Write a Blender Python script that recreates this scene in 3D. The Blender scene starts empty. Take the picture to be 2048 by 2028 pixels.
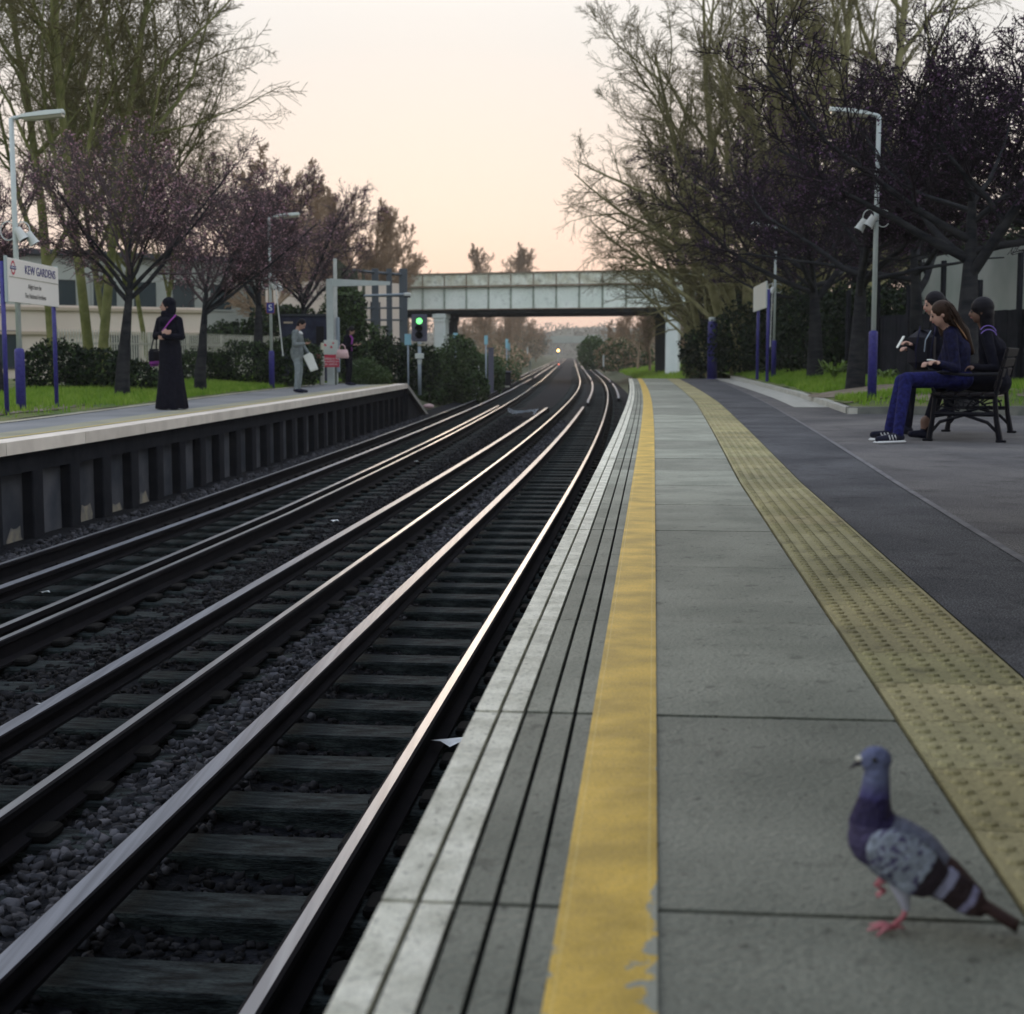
import bpy, math, random
import numpy as np
from mathutils import Vector, Matrix
S = bpy.context.scene
COL = S.collection
R = math.radians
random.seed(7)

# ------------------------------------------------------------------ calibration helpers
F_PX, CX, CY, HOR, CAMH = 2926.0, 1024.0, 1014.0, 706.0, 0.865
PITCH = math.atan((CY - HOR) / F_PX)
def gp(x, y, z=0.0):
    u = (x - CX) / F_PX; v = -(y - CY) / F_PX
    fy = math.cos(PITCH) + v * math.sin(PITCH); fz = -math.sin(PITCH) + v * math.cos(PITCH)
    t = (z - CAMH) / fz
    return (u * t, fy * t)
def pz(y, dist):      # world height of an image row at a given distance
    v = -(y - CY) / F_PX
    fy = math.cos(PITCH) + v * math.sin(PITCH); fz = -math.sin(PITCH) + v * math.cos(PITCH)
    return CAMH + dist * fz / fy
def px(x, y, dist):
    v = -(y - CY) / F_PX
    fy = math.cos(PITCH) + v * math.sin(PITCH)
    return (x - CX) / F_PX * dist / fy

# track line (outer rail of the near track): slope table -> x(y)
_ks = [(-40, .100), (15, .096), (34, .080), (58, .067), (83, .051), (105, .041), (1500, .040)]
def _slope(y):
    if y <= _ks[0][0]: return _ks[0][1]
    for (a, sa), (b, sb) in zip(_ks, _ks[1:]):
        if y <= b: return sa + (sb - sa) * (y - a) / (b - a)
    return _ks[-1][1]
_ys = np.arange(-60, 1500, 0.5)
_sl = np.array([_slope(y) for y in _ys])
_xs = np.concatenate([[0], np.cumsum((_sl[1:] + _sl[:-1]) * 0.25)])
_xs += -0.72 - np.interp(3.81, _ys, _xs)
def A(y): return float(np.interp(y, _ys, _xs))
def dl(y): return float(np.interp(y, [16, 24, 33, 42, 60, 80, 120, 300], [0, .13, .27, .42, .7, .95, 1.0, 1.0]))
def P(y, u, z):       # point at lateral offset u from the near running rail
    s = _slope(y); n = math.hypot(1, s)
    return (A(y) + u / n, y - u * s / n, z)
def ysteps(y0, y1):
    out = []; y = y0
    while y < y1:
        out.append(y); y += 0.5 if y < 40 else (1.0 if y < 120 else 8.0)
    out.append(y1); return out

# ------------------------------------------------------------------ materials
MATS = {}
def mat(name, c, rough=.8, metal=0.0, c2=None, scale=5.0, bump=0.0, bscale=None, attr=None, spec=None, contrast=(.35, .65), detail=5, coord='Object', emit=None, emit_s=0, stretch=None, tl=0, speck=None):
    m = bpy.data.materials.new(name); m.use_nodes = True; MATS[name] = m
    nt = m.node_tree; N = nt.nodes; L = nt.links
    b = N['Principled BSDF']
    b.inputs['Base Color'].default_value = (*c, 1); b.inputs['Roughness'].default_value = rough
    b.inputs['Metallic'].default_value = metal
    if spec is None and metal == 0 and name not in ('glass_dark', 'eye_dark'): spec = .12 if max(c) < .07 else (.3 if rough > .55 else .5)
    if spec is not None: b.inputs['Specular IOR Level'].default_value = spec
    if emit: b.inputs['Emission Color'].default_value = (*emit, 1); b.inputs['Emission Strength'].default_value = emit_s
    tc = N.new('ShaderNodeTexCoord'); src = tc.outputs[coord]
    if stretch:
        mp = N.new('ShaderNodeMapping'); mp.inputs['Scale'].default_value = stretch
        L.new(src, mp.inputs['Vector']); src = mp.outputs[0]
    col = None
    if c2 is not None:
        n = N.new('ShaderNodeTexNoise'); n.inputs['Scale'].default_value = scale; n.inputs['Detail'].default_value = detail
        L.new(src, n.inputs['Vector'])
        r = N.new('ShaderNodeValToRGB'); e = r.color_ramp.elements
        e[0].position, e[1].position = contrast; e[0].color = (*c, 1); e[1].color = (*c2, 1)
        L.new(n.outputs['Fac'], r.inputs[0]); col = r.outputs[0]
    if attr:
        a = N.new('ShaderNodeAttribute'); a.attribute_name = attr
        if col is None: col = a.outputs['Color']
        else:
            mx = N.new('ShaderNodeMix'); mx.data_type = 'RGBA'; mx.blend_type = 'MULTIPLY'; mx.inputs[0].default_value = 1
            L.new(col, mx.inputs[6]); L.new(a.outputs['Color'], mx.inputs[7]); col = mx.outputs[2]
    for (ss, lo, hi, dk) in (speck or ()):      # grit, gum spots, stains: a finer noise darkening or lightening the surface itself
        n3 = N.new('ShaderNodeTexNoise'); n3.inputs['Scale'].default_value = ss; n3.inputs['Detail'].default_value = 3; L.new(src, n3.inputs['Vector'])
        r3 = N.new('ShaderNodeMapRange'); r3.inputs[1].default_value = lo; r3.inputs[2].default_value = hi; r3.inputs[3].default_value = 1.0; r3.inputs[4].default_value = dk; L.new(n3.outputs['Fac'], r3.inputs[0])
        mv = N.new('ShaderNodeMix'); mv.data_type = 'RGBA'; mv.blend_type = 'MULTIPLY'; mv.inputs[0].default_value = 1; L.new(col, mv.inputs[6]); L.new(r3.outputs[0], mv.inputs[7]); col = mv.outputs[2]
    if col is not None: L.new(col, b.inputs['Base Color'])
    if bump:
        n2 = N.new('ShaderNodeTexNoise'); n2.inputs['Scale'].default_value = bscale or scale * 4; n2.inputs['Detail'].default_value = 6
        L.new(src, n2.inputs['Vector'])
        bp = N.new('ShaderNodeBump'); bp.inputs['Strength'].default_value = bump; bp.inputs['Distance'].default_value = .02
        L.new(n2.outputs['Fac'], bp.inputs['Height']); L.new(bp.outputs[0], b.inputs['Normal'])
    if tl:
        t = N.new('ShaderNodeBsdfTranslucent'); t.inputs[0].default_value = (c[0] * 1.6, c[1] * 1.8, c[2], 1)
        ms = N.new('ShaderNodeMixShader'); ms.inputs[0].default_value = tl
        L.new(b.outputs[0], ms.inputs[1]); L.new(t.outputs[0], ms.inputs[2])
        L.new(ms.outputs[0], N['Material Output'].inputs[0])
    return m

mat('concrete', (.23, .245, .195), .72, c2=(.35, .36, .29), scale=2.2, bump=.35, bscale=60, attr='tone', speck=((150, .52, .75, .45), (13, .60, .72, .62), (420, .5, .62, .72), (34, .655, .69, .5)))
mat('coping_paint', (.58, .57, .46), .7, c2=(.86, .84, .70), scale=9, bump=.4, bscale=50, attr='tone', speck=((60, .56, .72, .5), (260, .52, .65, .7), (5, .6, .75, .7)))
mat('dark_gap', (.006, .007, .008), .95)
mat('tactile', (.29, .26, .14), .8, c2=(.42, .37, .20), scale=2.5, bump=.3, bscale=70, attr='tone', speck=((90, .54, .7, .55), (7, .56, .72, .6)))
mat('asphalt', (.058, .061, .068), .85, c2=(.108, .110, .117), scale=1.1, bump=.8, bscale=120, speck=((190, .50, .66, 2.6), (120, .5, .62, .35), (6, .58, .7, .7)))
mat('asphalt_old', (.078, .076, .080), .85, c2=(.150, .143, .138), scale=.7, bump=.8, bscale=120, speck=((190, .50, .66, 2.4), (110, .5, .62, .4), (3, .55, .72, .65)))
mat('asphalt_seam', (.17, .17, .175), .85, c2=(.10, .10, .11), scale=6)
mat('kerb_stone', (.33, .33, .29), .85, c2=(.46, .45, .40), scale=4, bump=.3)
mat('kerb_dark', (.10, .11, .10), .9, c2=(.2, .2, .18), scale=4, bump=.3)
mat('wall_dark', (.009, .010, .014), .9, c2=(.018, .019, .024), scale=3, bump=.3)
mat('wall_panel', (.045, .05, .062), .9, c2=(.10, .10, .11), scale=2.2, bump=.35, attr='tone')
mat('wood_sleeper', (.007, .010, .012), .85, c2=(.058, .076, .076), scale=4, bump=.8, bscale=22, stretch=(1.6, 7, 7), contrast=(.36, .74), speck=((30, .5, .66, .35), (3, .5, .65, .45)))
mat('iron_chair', (.005, .005, .005), .9)
mat('ballast_bed', (.004, .005, .007), .95, c2=(.016, .017, .022), scale=16, bump=1.0, bscale=45, contrast=(.42, .68))
mat('stone', (.020, .021, .024), .9, c2=(.034, .033, .035), scale=9, attr='tone', bump=.3, bscale=60)
mat('rail_head', (.30, .31, .33), .33, .6, c2=(.20, .205, .22), scale=3, stretch=(8, .3, 1))
mat('rail_side', (.003, .003, .005), .9, c2=(.007, .006, .008), scale=8)
mat('cond_head', (.20, .215, .25), .40, .3, c2=(.11, .12, .145), scale=4, stretch=(12, .25, 1))
mat('ground', (.05, .06, .03), .95, c2=(.10, .10, .06), scale=.6, bump=.4, bscale=6)
mat('lawn', (.06, .11, .018), .95, c2=(.17, .17, .07), scale=1.3, bump=.8, bscale=40)
mat('soil', (.15, .12, .09), .95, c2=(.24, .20, .15), scale=3, bump=.8, bscale=40)
mat('grass', (.10, .20, .015), .7, c2=(.30, .38, .07), scale=2.4, tl=.35)
mat('grass_far', (.13, .21, .02), .7, c2=(.22, .30, .04), scale=.5, tl=.3)
mat('bark_green', (.10, .11, .032), .9, c2=(.20, .20, .075), scale=3, bump=.6, bscale=30)
mat('bark_dark', (.012, .013, .017), .9, c2=(.038, .038, .040), scale=4, bump=.7, bscale=40, stretch=(1, 1, 3))
mat('bark_pale', (.16, .15, .065), .9, c2=(.28, .26, .13), scale=3, bump=.5, bscale=30)
mat('twig_green', (.115, .10, .04), .9)
mat('twig_dark', (.020, .015, .019), .9)
mat('twig_left', (.085, .06, .065), .9)
mat('twig_brown', (.32, .22, .14), .9)
mat('bark_brown', (.28, .20, .13), .9, c2=(.20, .15, .10), scale=3)
mat('bud_pink', (.32, .16, .23), .8, c2=(.56, .34, .42), scale=8, tl=.3)
mat('bud_dark', (.045, .022, .055), .8, c2=(.15, .085, .15), scale=8, tl=.2)
mat('leaf_dark', (.010, .018, .010), .6, c2=(.022, .035, .018), scale=2)
mat('leaf_mid', (.030, .055, .018), .55, c2=(.065, .10, .035), scale=2, tl=.2)
mat('leaf_ivy', (.045, .085, .028), .5, c2=(.10, .14, .05), scale=1.5, tl=.2)
mat('leaf_blade', (.10, .16, .03), .5, c2=(.2, .27, .07), scale=5, tl=.3)
mat('far_wood', (.13, .11, .075), .9, c2=(.09, .10, .06), scale=.12)
mat('pole_grey', (.42, .47, .46), .5, c2=(.5, .54, .52), scale=4)
mat('purple_paint', (.018, .015, .15), .5, c2=(.035, .03, .21), scale=20, bump=.2)
mat('white_paint', (.62, .63, .60), .5, c2=(.52, .54, .52), scale=5)
mat('lamp_lens', (.50, .47, .38), .3)
mat('lamp_shell', (.50, .54, .50), .5)
mat('sign_face', (.78, .74, .68), .45)
mat('sign_face_dim', (.52, .56, .52), .5)
mat('sign_blue', (.02, .03, .22), .5)
mat('sign_red', (.55, .03, .07), .5)
mat('sign_frame', (.36, .42, .42), .5)
mat('text_navy', (.04, .035, .16), .6)
mat('text_grey', (.14, .13, .12), .6)
mat('text_white', (.8, .8, .8), .6)
mat('cyan_sign', (.28, .55, .66), .5)
mat('steel_blue', (.28, .33, .38), .55)
mat('signal_box', (.10, .10, .14), .6)
mat('black_part', (.008, .008, .01), .6)
mat('green_lamp', (.2, .9, .3), .4, emit=(.22, 1.0, .30), emit_s=1.6)
mat('amber_lamp', (1, .7, .2), .4, emit=(1.0, .62, .16), emit_s=9)
mat('red_glow', (1, .3, .2), .4, emit=(1.0, .25, .12), emit_s=2.0)
mat('girder', (.70, .78, .71), .7, c2=(.84, .90, .84), scale=.6, bump=.1, bscale=8, speck=((1.6, .55, .8, .7), (9, .58, .75, .75)))
mat('girder_stain', (.52, .52, .40), .8, c2=(.78, .82, .73), scale=1.3, speck=((3, .52, .7, .6), (14, .58, .7, .6)))
mat('rust', (.17, .11, .07), .9, c2=(.3, .26, .2), scale=3)
mat('girder_dark', (.03, .036, .04), .9)
mat('column_white', (.64, .70, .68), .7, c2=(.72, .76, .74), scale=1)
mat('cream_wall', (.62, .53, .45), .8, c2=(.70, .61, .52), scale=.3)
mat('cream_trim', (.45, .37, .28), .8)
mat('grey_wall', (.30, .32, .29), .8, c2=(.36, .38, .34), scale=.5)
mat('roof_dark', (.05, .055, .065), .8)
mat('glass_dark', (.03, .045, .05), .15)
mat('pale_wall', (.34, .38, .34), .8, c2=(.48, .50, .46), scale=.7)
mat('fence_metal', (.10, .12, .10), .6)
mat('fence_white', (.50, .49, .42), .6)
mat('fence_board', (.012, .014, .018), .9, c2=(.022, .022, .03), scale=4)
mat('screen_wood', (.075, .09, .06), .85, c2=(.13, .14, .10), scale=2, stretch=(3, 3, 1))
mat('screen_steel', (.09, .105, .12), .6)
mat('cabinet', (.018, .022, .045), .6, c2=(.035, .04, .07), scale=6)
mat('bench_iron', (.006, .006, .010), .5)
mat('bench_wood', (.012, .010, .012), .7)
mat('skin', (.42, .25, .19), .6)
mat('skin_dark', (.16, .09, .065), .6)
mat('hair_black', (.008, .007, .010), .55)
mat('hair_brown', (.030, .016, .010), .5)
mat('hair_light', (.34, .17, .08), .5)
mat('eye_dark', (.01, .01, .01), .3)
mat('lip', (.35, .12, .11), .5)
mat('cloth_black', (.004, .004, .009), .95, c2=(.009, .009, .016), scale=20)
mat('cloth_grey', (.13, .15, .155), .9, c2=(.20, .225, .225), scale=14)
mat('cloth_greytrouser', (.17, .20, .21), .9, c2=(.25, .285, .29), scale=14)
mat('cloth_navy', (.012, .012, .035), .9)
mat('denim', (.006, .006, .045), .85, c2=(.016, .018, .105), scale=25)
mat('denim_dark', (.004, .004, .016), .85, c2=(.011, .012, .045), scale=25)
mat('purple_cloth', (.28, .05, .30), .8)
mat('stripe_purple', (.20, .13, .42), .8)
mat('white_cloth', (.7, .7, .7), .7)
mat('bag_pink', (.55, .36, .36), .6, c2=(.68, .47, .46), scale=12)
mat('bag_black', (.010, .010, .016), .6)
mat('shoe_black', (.010, .011, .025), .6)
mat('shoe_white', (.62, .62, .62), .6)
mat('paper', (.72, .74, .70), .8)
mat('cable', (.08, .08, .09), .7)
mat('cable_white', (.55, .58, .56), .6)
mat('pigeon_leg', (.42, .12, .15), .6, c2=(.5, .2, .22), scale=60)
mat('pigeon_leg_feather', (.42, .42, .50), .8)
mat('pigeon_beak', (.045, .04, .05), .5)
mat('pigeon_cere', (.75, .72, .62), .6)
mat('pigeon_eye', (.5, .13, .02), .2)
mat('pigeon_feather', (.9, .9, .9), .75, c2=(1, 1, 1), scale=80, attr='tone', bump=.35, bscale=160)
mat('litter', (.7, .72, .72), .7)
mat('cream_post', (.55, .54, .42), .7)

_f = MATS['pigeon_feather'].node_tree; _v = _f.nodes.new('ShaderNodeTexVoronoi'); _v.inputs['Scale'].default_value = 95; _t = _f.nodes.new('ShaderNodeTexCoord'); _f.links.new(_t.outputs['Object'], _v.inputs['Vector'])
_b = _f.nodes.new('ShaderNodeBump'); _b.inputs['Strength'].default_value = .7; _b.inputs['Distance'].default_value = .004; _f.links.new(_v.outputs['Distance'], _b.inputs['Height']); _f.links.new(_b.outputs[0], _f.nodes['Principled BSDF'].inputs['Normal'])
# ------------------------------------------------------------------ mesh builder
class MB:
    def __init__(s): s.v = []; s.f = []; s.m = []; s.t = []
    def add(s, vs, fs, mi=0, tone=None):
        o = len(s.v); s.v.extend(vs)
        for f in fs: s.f.append(tuple(i + o for i in f)); s.m.append(mi); s.t.append(tone)
    def quad(s, a, b, c, d, mi=0, tone=None): s.add([a, b, c, d], [(0, 1, 2, 3)], mi, tone)
    def hexa(s, p, mi=0, tone=None):   # 8 points: bottom 4 ccw, top 4 ccw
        s.add(p, [(3, 2, 1, 0), (4, 5, 6, 7), (0, 1, 5, 4), (1, 2, 6, 5), (2, 3, 7, 6), (3, 0, 4, 7)], mi, tone)
    def box(s, c, d, rz=0, mi=0, tone=None, bev=0, rx=0, ry=0):
        M = Matrix.Rotation(rz, 3, 'Z') @ Matrix.Rotation(ry, 3, 'Y') @ Matrix.Rotation(rx, 3, 'X'); x, y, z = d[0] / 2, d[1] / 2, d[2] / 2
        if bev:
            b = min(bev, x * .9, y * .9, z * .9)
            rings = [(-z, b), (-z + b, 0), (z - b, 0), (z, b)]; vs = []
            for zz, i in rings:
                X, Y = x - i, y - i
                for (qx, qy) in ((-X, -Y + b), (-X + b, -Y), (X - b, -Y), (X, -Y + b), (X, Y - b), (X - b, Y), (-X + b, Y), (-X, Y - b)):
                    vs.append(tuple(Vector(c) + M @ Vector((qx, qy, zz))))
            fs = [tuple(range(7, -1, -1)), tuple(range(24, 32))]
            for r in range(3):
                for k in range(8): fs.append((r * 8 + k, r * 8 + (k + 1) % 8, (r + 1) * 8 + (k + 1) % 8, (r + 1) * 8 + k))
            s.add(vs, fs, mi, tone); return
        p = [tuple(Vector(c) + M @ Vector(q)) for q in ((-x, -y, -z), (x, -y, -z), (x, y, -z), (-x, y, -z), (-x, -y, z), (x, -y, z), (x, y, z), (-x, y, z))]
        s.hexa(p, mi, tone)
    def tube(s, pts, rad, n=8, mi=0, cap=True, tone=None, flat=None):
        pts = [Vector(p) for p in pts]
        if not hasattr(rad, '__len__'): rad = [rad] * len(pts)
        vs = []; ref = Vector((0, 0, 1))
        t0 = (pts[1] - pts[0]).normalized()
        if abs(t0.z) > .9: ref = Vector((1, 0, 0))
        a = t0.cross(ref).normalized()
        for i, p in enumerate(pts):
            t = (pts[min(i + 1, len(pts) - 1)] - pts[max(i - 1, 0)]).normalized()
            a = (a - t * a.dot(t)).normalized(); b = t.cross(a)
            for k in range(n):
                an = 2 * math.pi * k / n
                vs.append(tuple(p + (a * math.cos(an) + b * math.sin(an) * (flat or 1)) * rad[i]))
        fs = []
        for i in range(len(pts) - 1):
            for k in range(n): fs.append((i * n + k, i * n + (k + 1) % n, (i + 1) * n + (k + 1) % n, (i + 1) * n + k))
        if cap: fs.append(tuple(range(n - 1, -1, -1))); fs.append(tuple((len(pts) - 1) * n + k for k in range(n)))
        s.add(vs, fs, mi, tone)
    def lathe(s, prof, c=(0, 0, 0), n=16, mi=0, tone=None):   # prof [(r,z)]
        vs = []
        for r, z in prof:
            for k in range(n):
                an = 2 * math.pi * k / n; vs.append((c[0] + r * math.cos(an), c[1] + r * math.sin(an), c[2] + z))
        fs = []
        for i in range(len(prof) - 1):
            for k in range(n): fs.append((i * n + k, i * n + (k + 1) % n, (i + 1) * n + (k + 1) % n, (i + 1) * n + k))
        fs.append(tuple(range(n - 1, -1, -1))); fs.append(tuple((len(prof) - 1) * n + k for k in range(n)))
        s.add(vs, fs, mi, tone)
    def ball(s, c, r, n=12, mi=0, rot=None, tone=None):
        if not hasattr(r, '__len__'): r = (r, r, r)
        vs = []; m = n // 2; M = rot or Matrix.Identity(3)
        for i in range(1, m):
            th = math.pi * i / m
            for k in range(n):
                ph = 2 * math.pi * k / n
                vs.append(tuple(Vector(c) + M @ Vector((r[0] * math.sin(th) * math.cos(ph), r[1] * math.sin(th) * math.sin(ph), r[2] * math.cos(th)))))
        top = len(vs); vs.append(tuple(Vector(c) + M @ Vector((0, 0, r[2])))); vs.append(tuple(Vector(c) + M @ Vector((0, 0, -r[2]))))
        fs = []
        for i in range(m - 2):
            for k in range(n): fs.append((i * n + k, (i + 1) * n + k, (i + 1) * n + (k + 1) % n, i * n + (k + 1) % n))
        for k in range(n):
            fs.append((top, k, (k + 1) % n)); fs.append((top + 1, (m - 2) * n + (k + 1) % n, (m - 2) * n + k))
        s.add(vs, fs, mi, tone)
    def capsule(s, p0, p1, r0, r1, n=12, mi=0):
        p0 = Vector(p0); p1 = Vector(p1); d = (p1 - p0); L = d.length
        if L < 1e-5: s.ball(p0, r0, n, mi); return
        d /= L; pts = []; rad = []
        for k in range(4): a = math.pi / 2 * (1 - k / 4); pts.append(p0 - d * r0 * math.sin(a)); rad.append(max(r0 * math.cos(a), r0 * .02))
        pts.append(p0); rad.append(r0); pts.append(p1); rad.append(r1)
        for k in range(1, 5): a = math.pi / 2 * k / 4; pts.append(p1 + d * r1 * math.sin(a)); rad.append(max(r1 * math.cos(a), r1 * .02))
        s.tube(pts, rad, n, mi)
    def mesh(s, name, mats, smooth=False):
        me = bpy.data.meshes.new(name)
        me.from_pydata([tuple(v) for v in s.v], [], s.f)
        for m in mats: me.materials.append(MATS[m])
        if len(mats) > 1: me.polygons.foreach_set('material_index', s.m)
        if any(t is not None for t in s.t):
            ca = me.color_attributes.new('tone', 'FLOAT_COLOR', 'CORNER'); arr = np.ones((len(me.loops), 4), dtype=np.float32); li = 0
            for f, t in zip(s.f, s.t):
                n = len(f)
                if t is not None: arr[li:li + n, :3] = t if not hasattr(t, '__len__') else np.array(t)
                li += n
            ca.data.foreach_set('color', arr.ravel())
        if smooth: me.polygons.foreach_set('use_smooth', [True] * len(me.polygons))
        me.update(); return me
    def build(s, name, mats, parent=None, smooth=False, loc=None):
        if isinstance(mats, str): mats = [mats]
        return link(name, s.mesh(name, mats, smooth), parent, loc)

def link(name, me, parent=None, loc=None, rz=0):
    o = bpy.data.objects.new(name, me); COL.objects.link(o)
    if parent is not None: o.parent = parent
    if loc is not None: o.location = loc
    if rz: o.rotation_euler = (0, 0, rz)
    return o
def tag(o, label, cat, group=None, kind=None):
    if label: o['label'] = label
    if cat: o['category'] = cat
    if group: o['group'] = group
    if kind: o['kind'] = kind
    return o
def thing(name, label, cat, loc, rz=0, group=None):
    o = bpy.data.objects.new(name, None); COL.objects.link(o); o.empty_display_size = .2
    o.location = loc; o.rotation_euler = (0, 0, rz); return tag(o, label, cat, group)
def struct(o): o['kind'] = 'structure'; return o
def fast_mesh(name, verts, quads, mats, mi=None, smooth=False):
    me = bpy.data.meshes.new(name); nv = len(verts); nf, k = quads.shape
    me.vertices.add(nv); me.vertices.foreach_set('co', verts.astype(np.float32).ravel())
    me.loops.add(nf * k); me.loops.foreach_set('vertex_index', quads.astype(np.int32).ravel())
    me.polygons.add(nf); me.polygons.foreach_set('loop_start', (np.arange(nf) * k).astype(np.int32))
    for m in mats: me.materials.append(MATS[m])
    if mi is not None: me.polygons.foreach_set('material_index', mi.astype(np.int32))
    if smooth: me.polygons.foreach_set('use_smooth', np.ones(nf, dtype=bool))
    me.update(calc_edges=True); me.validate(); return me
def copy_tree(src, loc, rz, sc=1.0, label=None, group=None):
    r = src.copy(); COL.objects.link(r); r.location = loc; r.rotation_euler = (0, 0, rz); r.scale = (sc, sc, sc) if not hasattr(sc, '__len__') else sc
    if label: r['label'] = label
    if group: r['group'] = group
    for ch in list(src.children):
        c = ch.copy(); COL.objects.link(c); c.parent = r
        for g in list(ch.children):
            d = g.copy(); COL.objects.link(d); d.parent = c
    return r
def text_mesh(body, size, mat_name, name, parent, loc, rot, align='CENTER', ext=.002, sx=1.0):
    cu = bpy.data.curves.new('lettering', 'FONT'); cu.body = body; cu.size = size; cu.align_x = align; cu.align_y = 'CENTER'; cu.extrude = ext
    tmp = bpy.data.objects.new('tmp_text', cu); COL.objects.link(tmp)
    dg = bpy.context.evaluated_depsgraph_get()
    me = bpy.data.meshes.new_from_object(tmp.evaluated_get(dg)); bpy.data.objects.remove(tmp); bpy.data.curves.remove(cu)
    me.materials.clear(); me.materials.append(MATS[mat_name])
    o = link(name, me, parent, loc); o.rotation_euler = rot; o.scale = (sx, 1, 1); return o

# ------------------------------------------------------------------ ground
def strip(mb, us, y0, y1, zf, mi=0, tone=None):
    Y = ysteps(y0, y1)
    for a, b in zip(Y, Y[1:]):
        for u0, u1 in zip(us, us[1:]):
            mb.quad(P(a, u0, zf(u0, a)), P(a, u1, zf(u1, a)), P(b, u1, zf(u1, b)), P(b, u0, zf(u0, b)), mi, tone)
def gz(u, y):
    # left bank, bed, right bank
    if u < -5.2 - dl(y): 
        e = -5.2 - dl(y)
        return float(np.interp(e - u, [0, .5, 1.5, 4, 30], [-1.3, -1.2, -.75, -.35, -.2]))
    if u > .75: return float(np.interp(u, [.75, 1.6, 2.6, 6, 40], [-1.3, -1.25, -.85, -.45, -.2]))
    return -1.3
def grid_sheet():
    us = [-2500, -600, -150, -60, -30, -16, -11, -9, -7.6, -6.8, -6.2, -5.7, -5.2, -3, -1, .75, 1.1, 1.6, 2.1, 2.6, 3.4, 4.5, 6, 9, 14, 25, 40, 90, 300, 900, 2500]
    ysl = [-600, -120, -40, -10] + list(np.arange(0, 120, 4.0)) + list(np.arange(120, 400, 20.0)) + [400, 500, 700, 1000, 1500, 2500, 4000]
    vs = []; fs = []
    for y in ysl:
        for u in us:
            yy = min(max(y, -55), 1400); vs.append((A(yy) + u, y, gz(u, yy)))
    n = len(us)
    for j in range(len(ysl) - 1):
        for i in range(n - 1): fs.append((j * n + i, j * n + i + 1, (j + 1) * n + i + 1, (j + 1) * n + i))
    m = MB(); m.add(vs, fs); struct(m.build('ground', 'ground', smooth=True))
grid_sheet()

BP = [(-9.5, -1.12), (-5.15, -1.04), (-4.75, -1.08), (-4.44, -1.15), (-3.9, -1.16), (-3.2, -1.17), (-2.98, -1.15), (-2.55, -1.10), (-2.2, -1.09), (-1.95, -1.13), (-1.43, -1.155), (-1.22, -1.10), (-.9, -1.085), (-.74, -1.15), (-.4, -1.185), (0, -1.20), (.35, -1.25), (3.5, -1.25)]
def bz(u, y):
    if u < -1.8: u = min(u + dl(y), -1.8)
    return float(np.interp(u, [a for a, b in BP], [b for a, b in BP]))
mb = MB()
us = [-5.9, -5.2, -4.75, -4.44, -3.9, -3.2, -2.98, -2.55, -2.2, -1.95, -1.43, -1.22, -.9, -.74, -.4, 0, .35, 1.25]
strip(mb, us, -3, 44, lambda u, y: bz(u, y) if -5.4 < u < .9 else bz(u, y) - .02)
us2 = [-7.2] + us[:-1] + [.9, 1.7]
strip(mb, us2, 44, 620, lambda u, y: bz(u, y) if -6.3 < u < 1.2 else -1.34)
struct(mb.build('trackbed', 'ballast_bed', smooth=True))

# loose ballast stones near the camera
rng = np.random.default_rng(3)
def rock_templates(k=6):
    out = []
    base = []
    for i in range(8): base.append([(1 if i & 1 else -1), (1 if i & 2 else -1), (1 if i & 4 else -1)])
    base += [[1.12, 0, 0], [-1.12, 0, 0], [0, 1.1, 0], [0, -1.1, 0], [0, 0, 1.08], [0, 0, -1.08]]
    base = np.array(base, float)
    faces = []
    for ax, pts in {8: [1, 3, 7, 5], 9: [0, 4, 6, 2], 10: [2, 6, 7, 3], 11: [0, 1, 5, 4], 12: [4, 5, 7, 6], 13: [0, 2, 3, 1]}.items():
        for i in range(4): faces.append((ax, pts[i], pts[(i + 1) % 4]))
    for _ in range(k):
        v = base * rng.uniform(.35, 1.25, base.shape) * rng.uniform(.55, 1.15, 3) + rng.uniform(-.18, .18, base.shape)
        out.append(v)
    return out, np.array(faces)
RT, RF = rock_templates(10)
def stones(name, label, cnt, fu, fy, size, tones, kind='stuff', gate=None):
    V = []; T = []
    for i in range(cnt):
        y = fy(); u = fu(y); s = rng.uniform(*size) * (1.0 if rng.random() < .85 else 1.35)
        if gate and math.sin(y * 2.1 + 3 * math.sin(y * .7)) * .5 + .5 + (-.6 - u) * 0 < (u - gate) * 2.2 * rng.random(): u -= .25 * rng.random()
        t = RT[rng.integers(len(RT))] * s * .62
        a, b = rng.uniform(0, 6.28), rng.uniform(-.8, .8)
        ca, sa, cb, sb = math.cos(a), math.sin(a), math.cos(b), math.sin(b)
        M = np.array([[ca, -sa, 0], [sa, ca, 0], [0, 0, 1]]) @ np.array([[1, 0, 0], [0, cb, -sb], [0, sb, cb]])
        p = P(y, u, bz(u, y) + s * rng.uniform(-.1, .45))
        V.append(t @ M.T + np.array(p)); T.append(tones[0] + (tones[1] - tones[0]) * rng.random() ** 1.5)
    V = np.concatenate(V); nf = len(RF)
    Q = (RF[None] + (np.arange(cnt) * 14)[:, None, None]).reshape(-1, 3)
    me = fast_mesh(name, V, Q, ['stone'])
    ca = me.color_attributes.new('tone', 'FLOAT_COLOR', 'CORNER')
    arr = np.ones((len(me.loops), 4), dtype=np.float32); arr[:, :3] = np.repeat(np.array(T), nf * 3)[:, None] * np.array([1, 1, 1.03])
    ca.data.foreach_set('color', arr.ravel())
    return tag(link(name, me), label, 'ballast', kind=kind)
mixy = lambda a, b, p=1.6: (lambda: a + (b - a) * rng.random() ** p)
stones('ballast_stones', 'loose grey stones heaped between the two rails of the near track', 11000, lambda y: -1.36 + .60 * rng.random(), mixy(3, 42), (.018, .040), (.5, 3.4))
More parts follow.
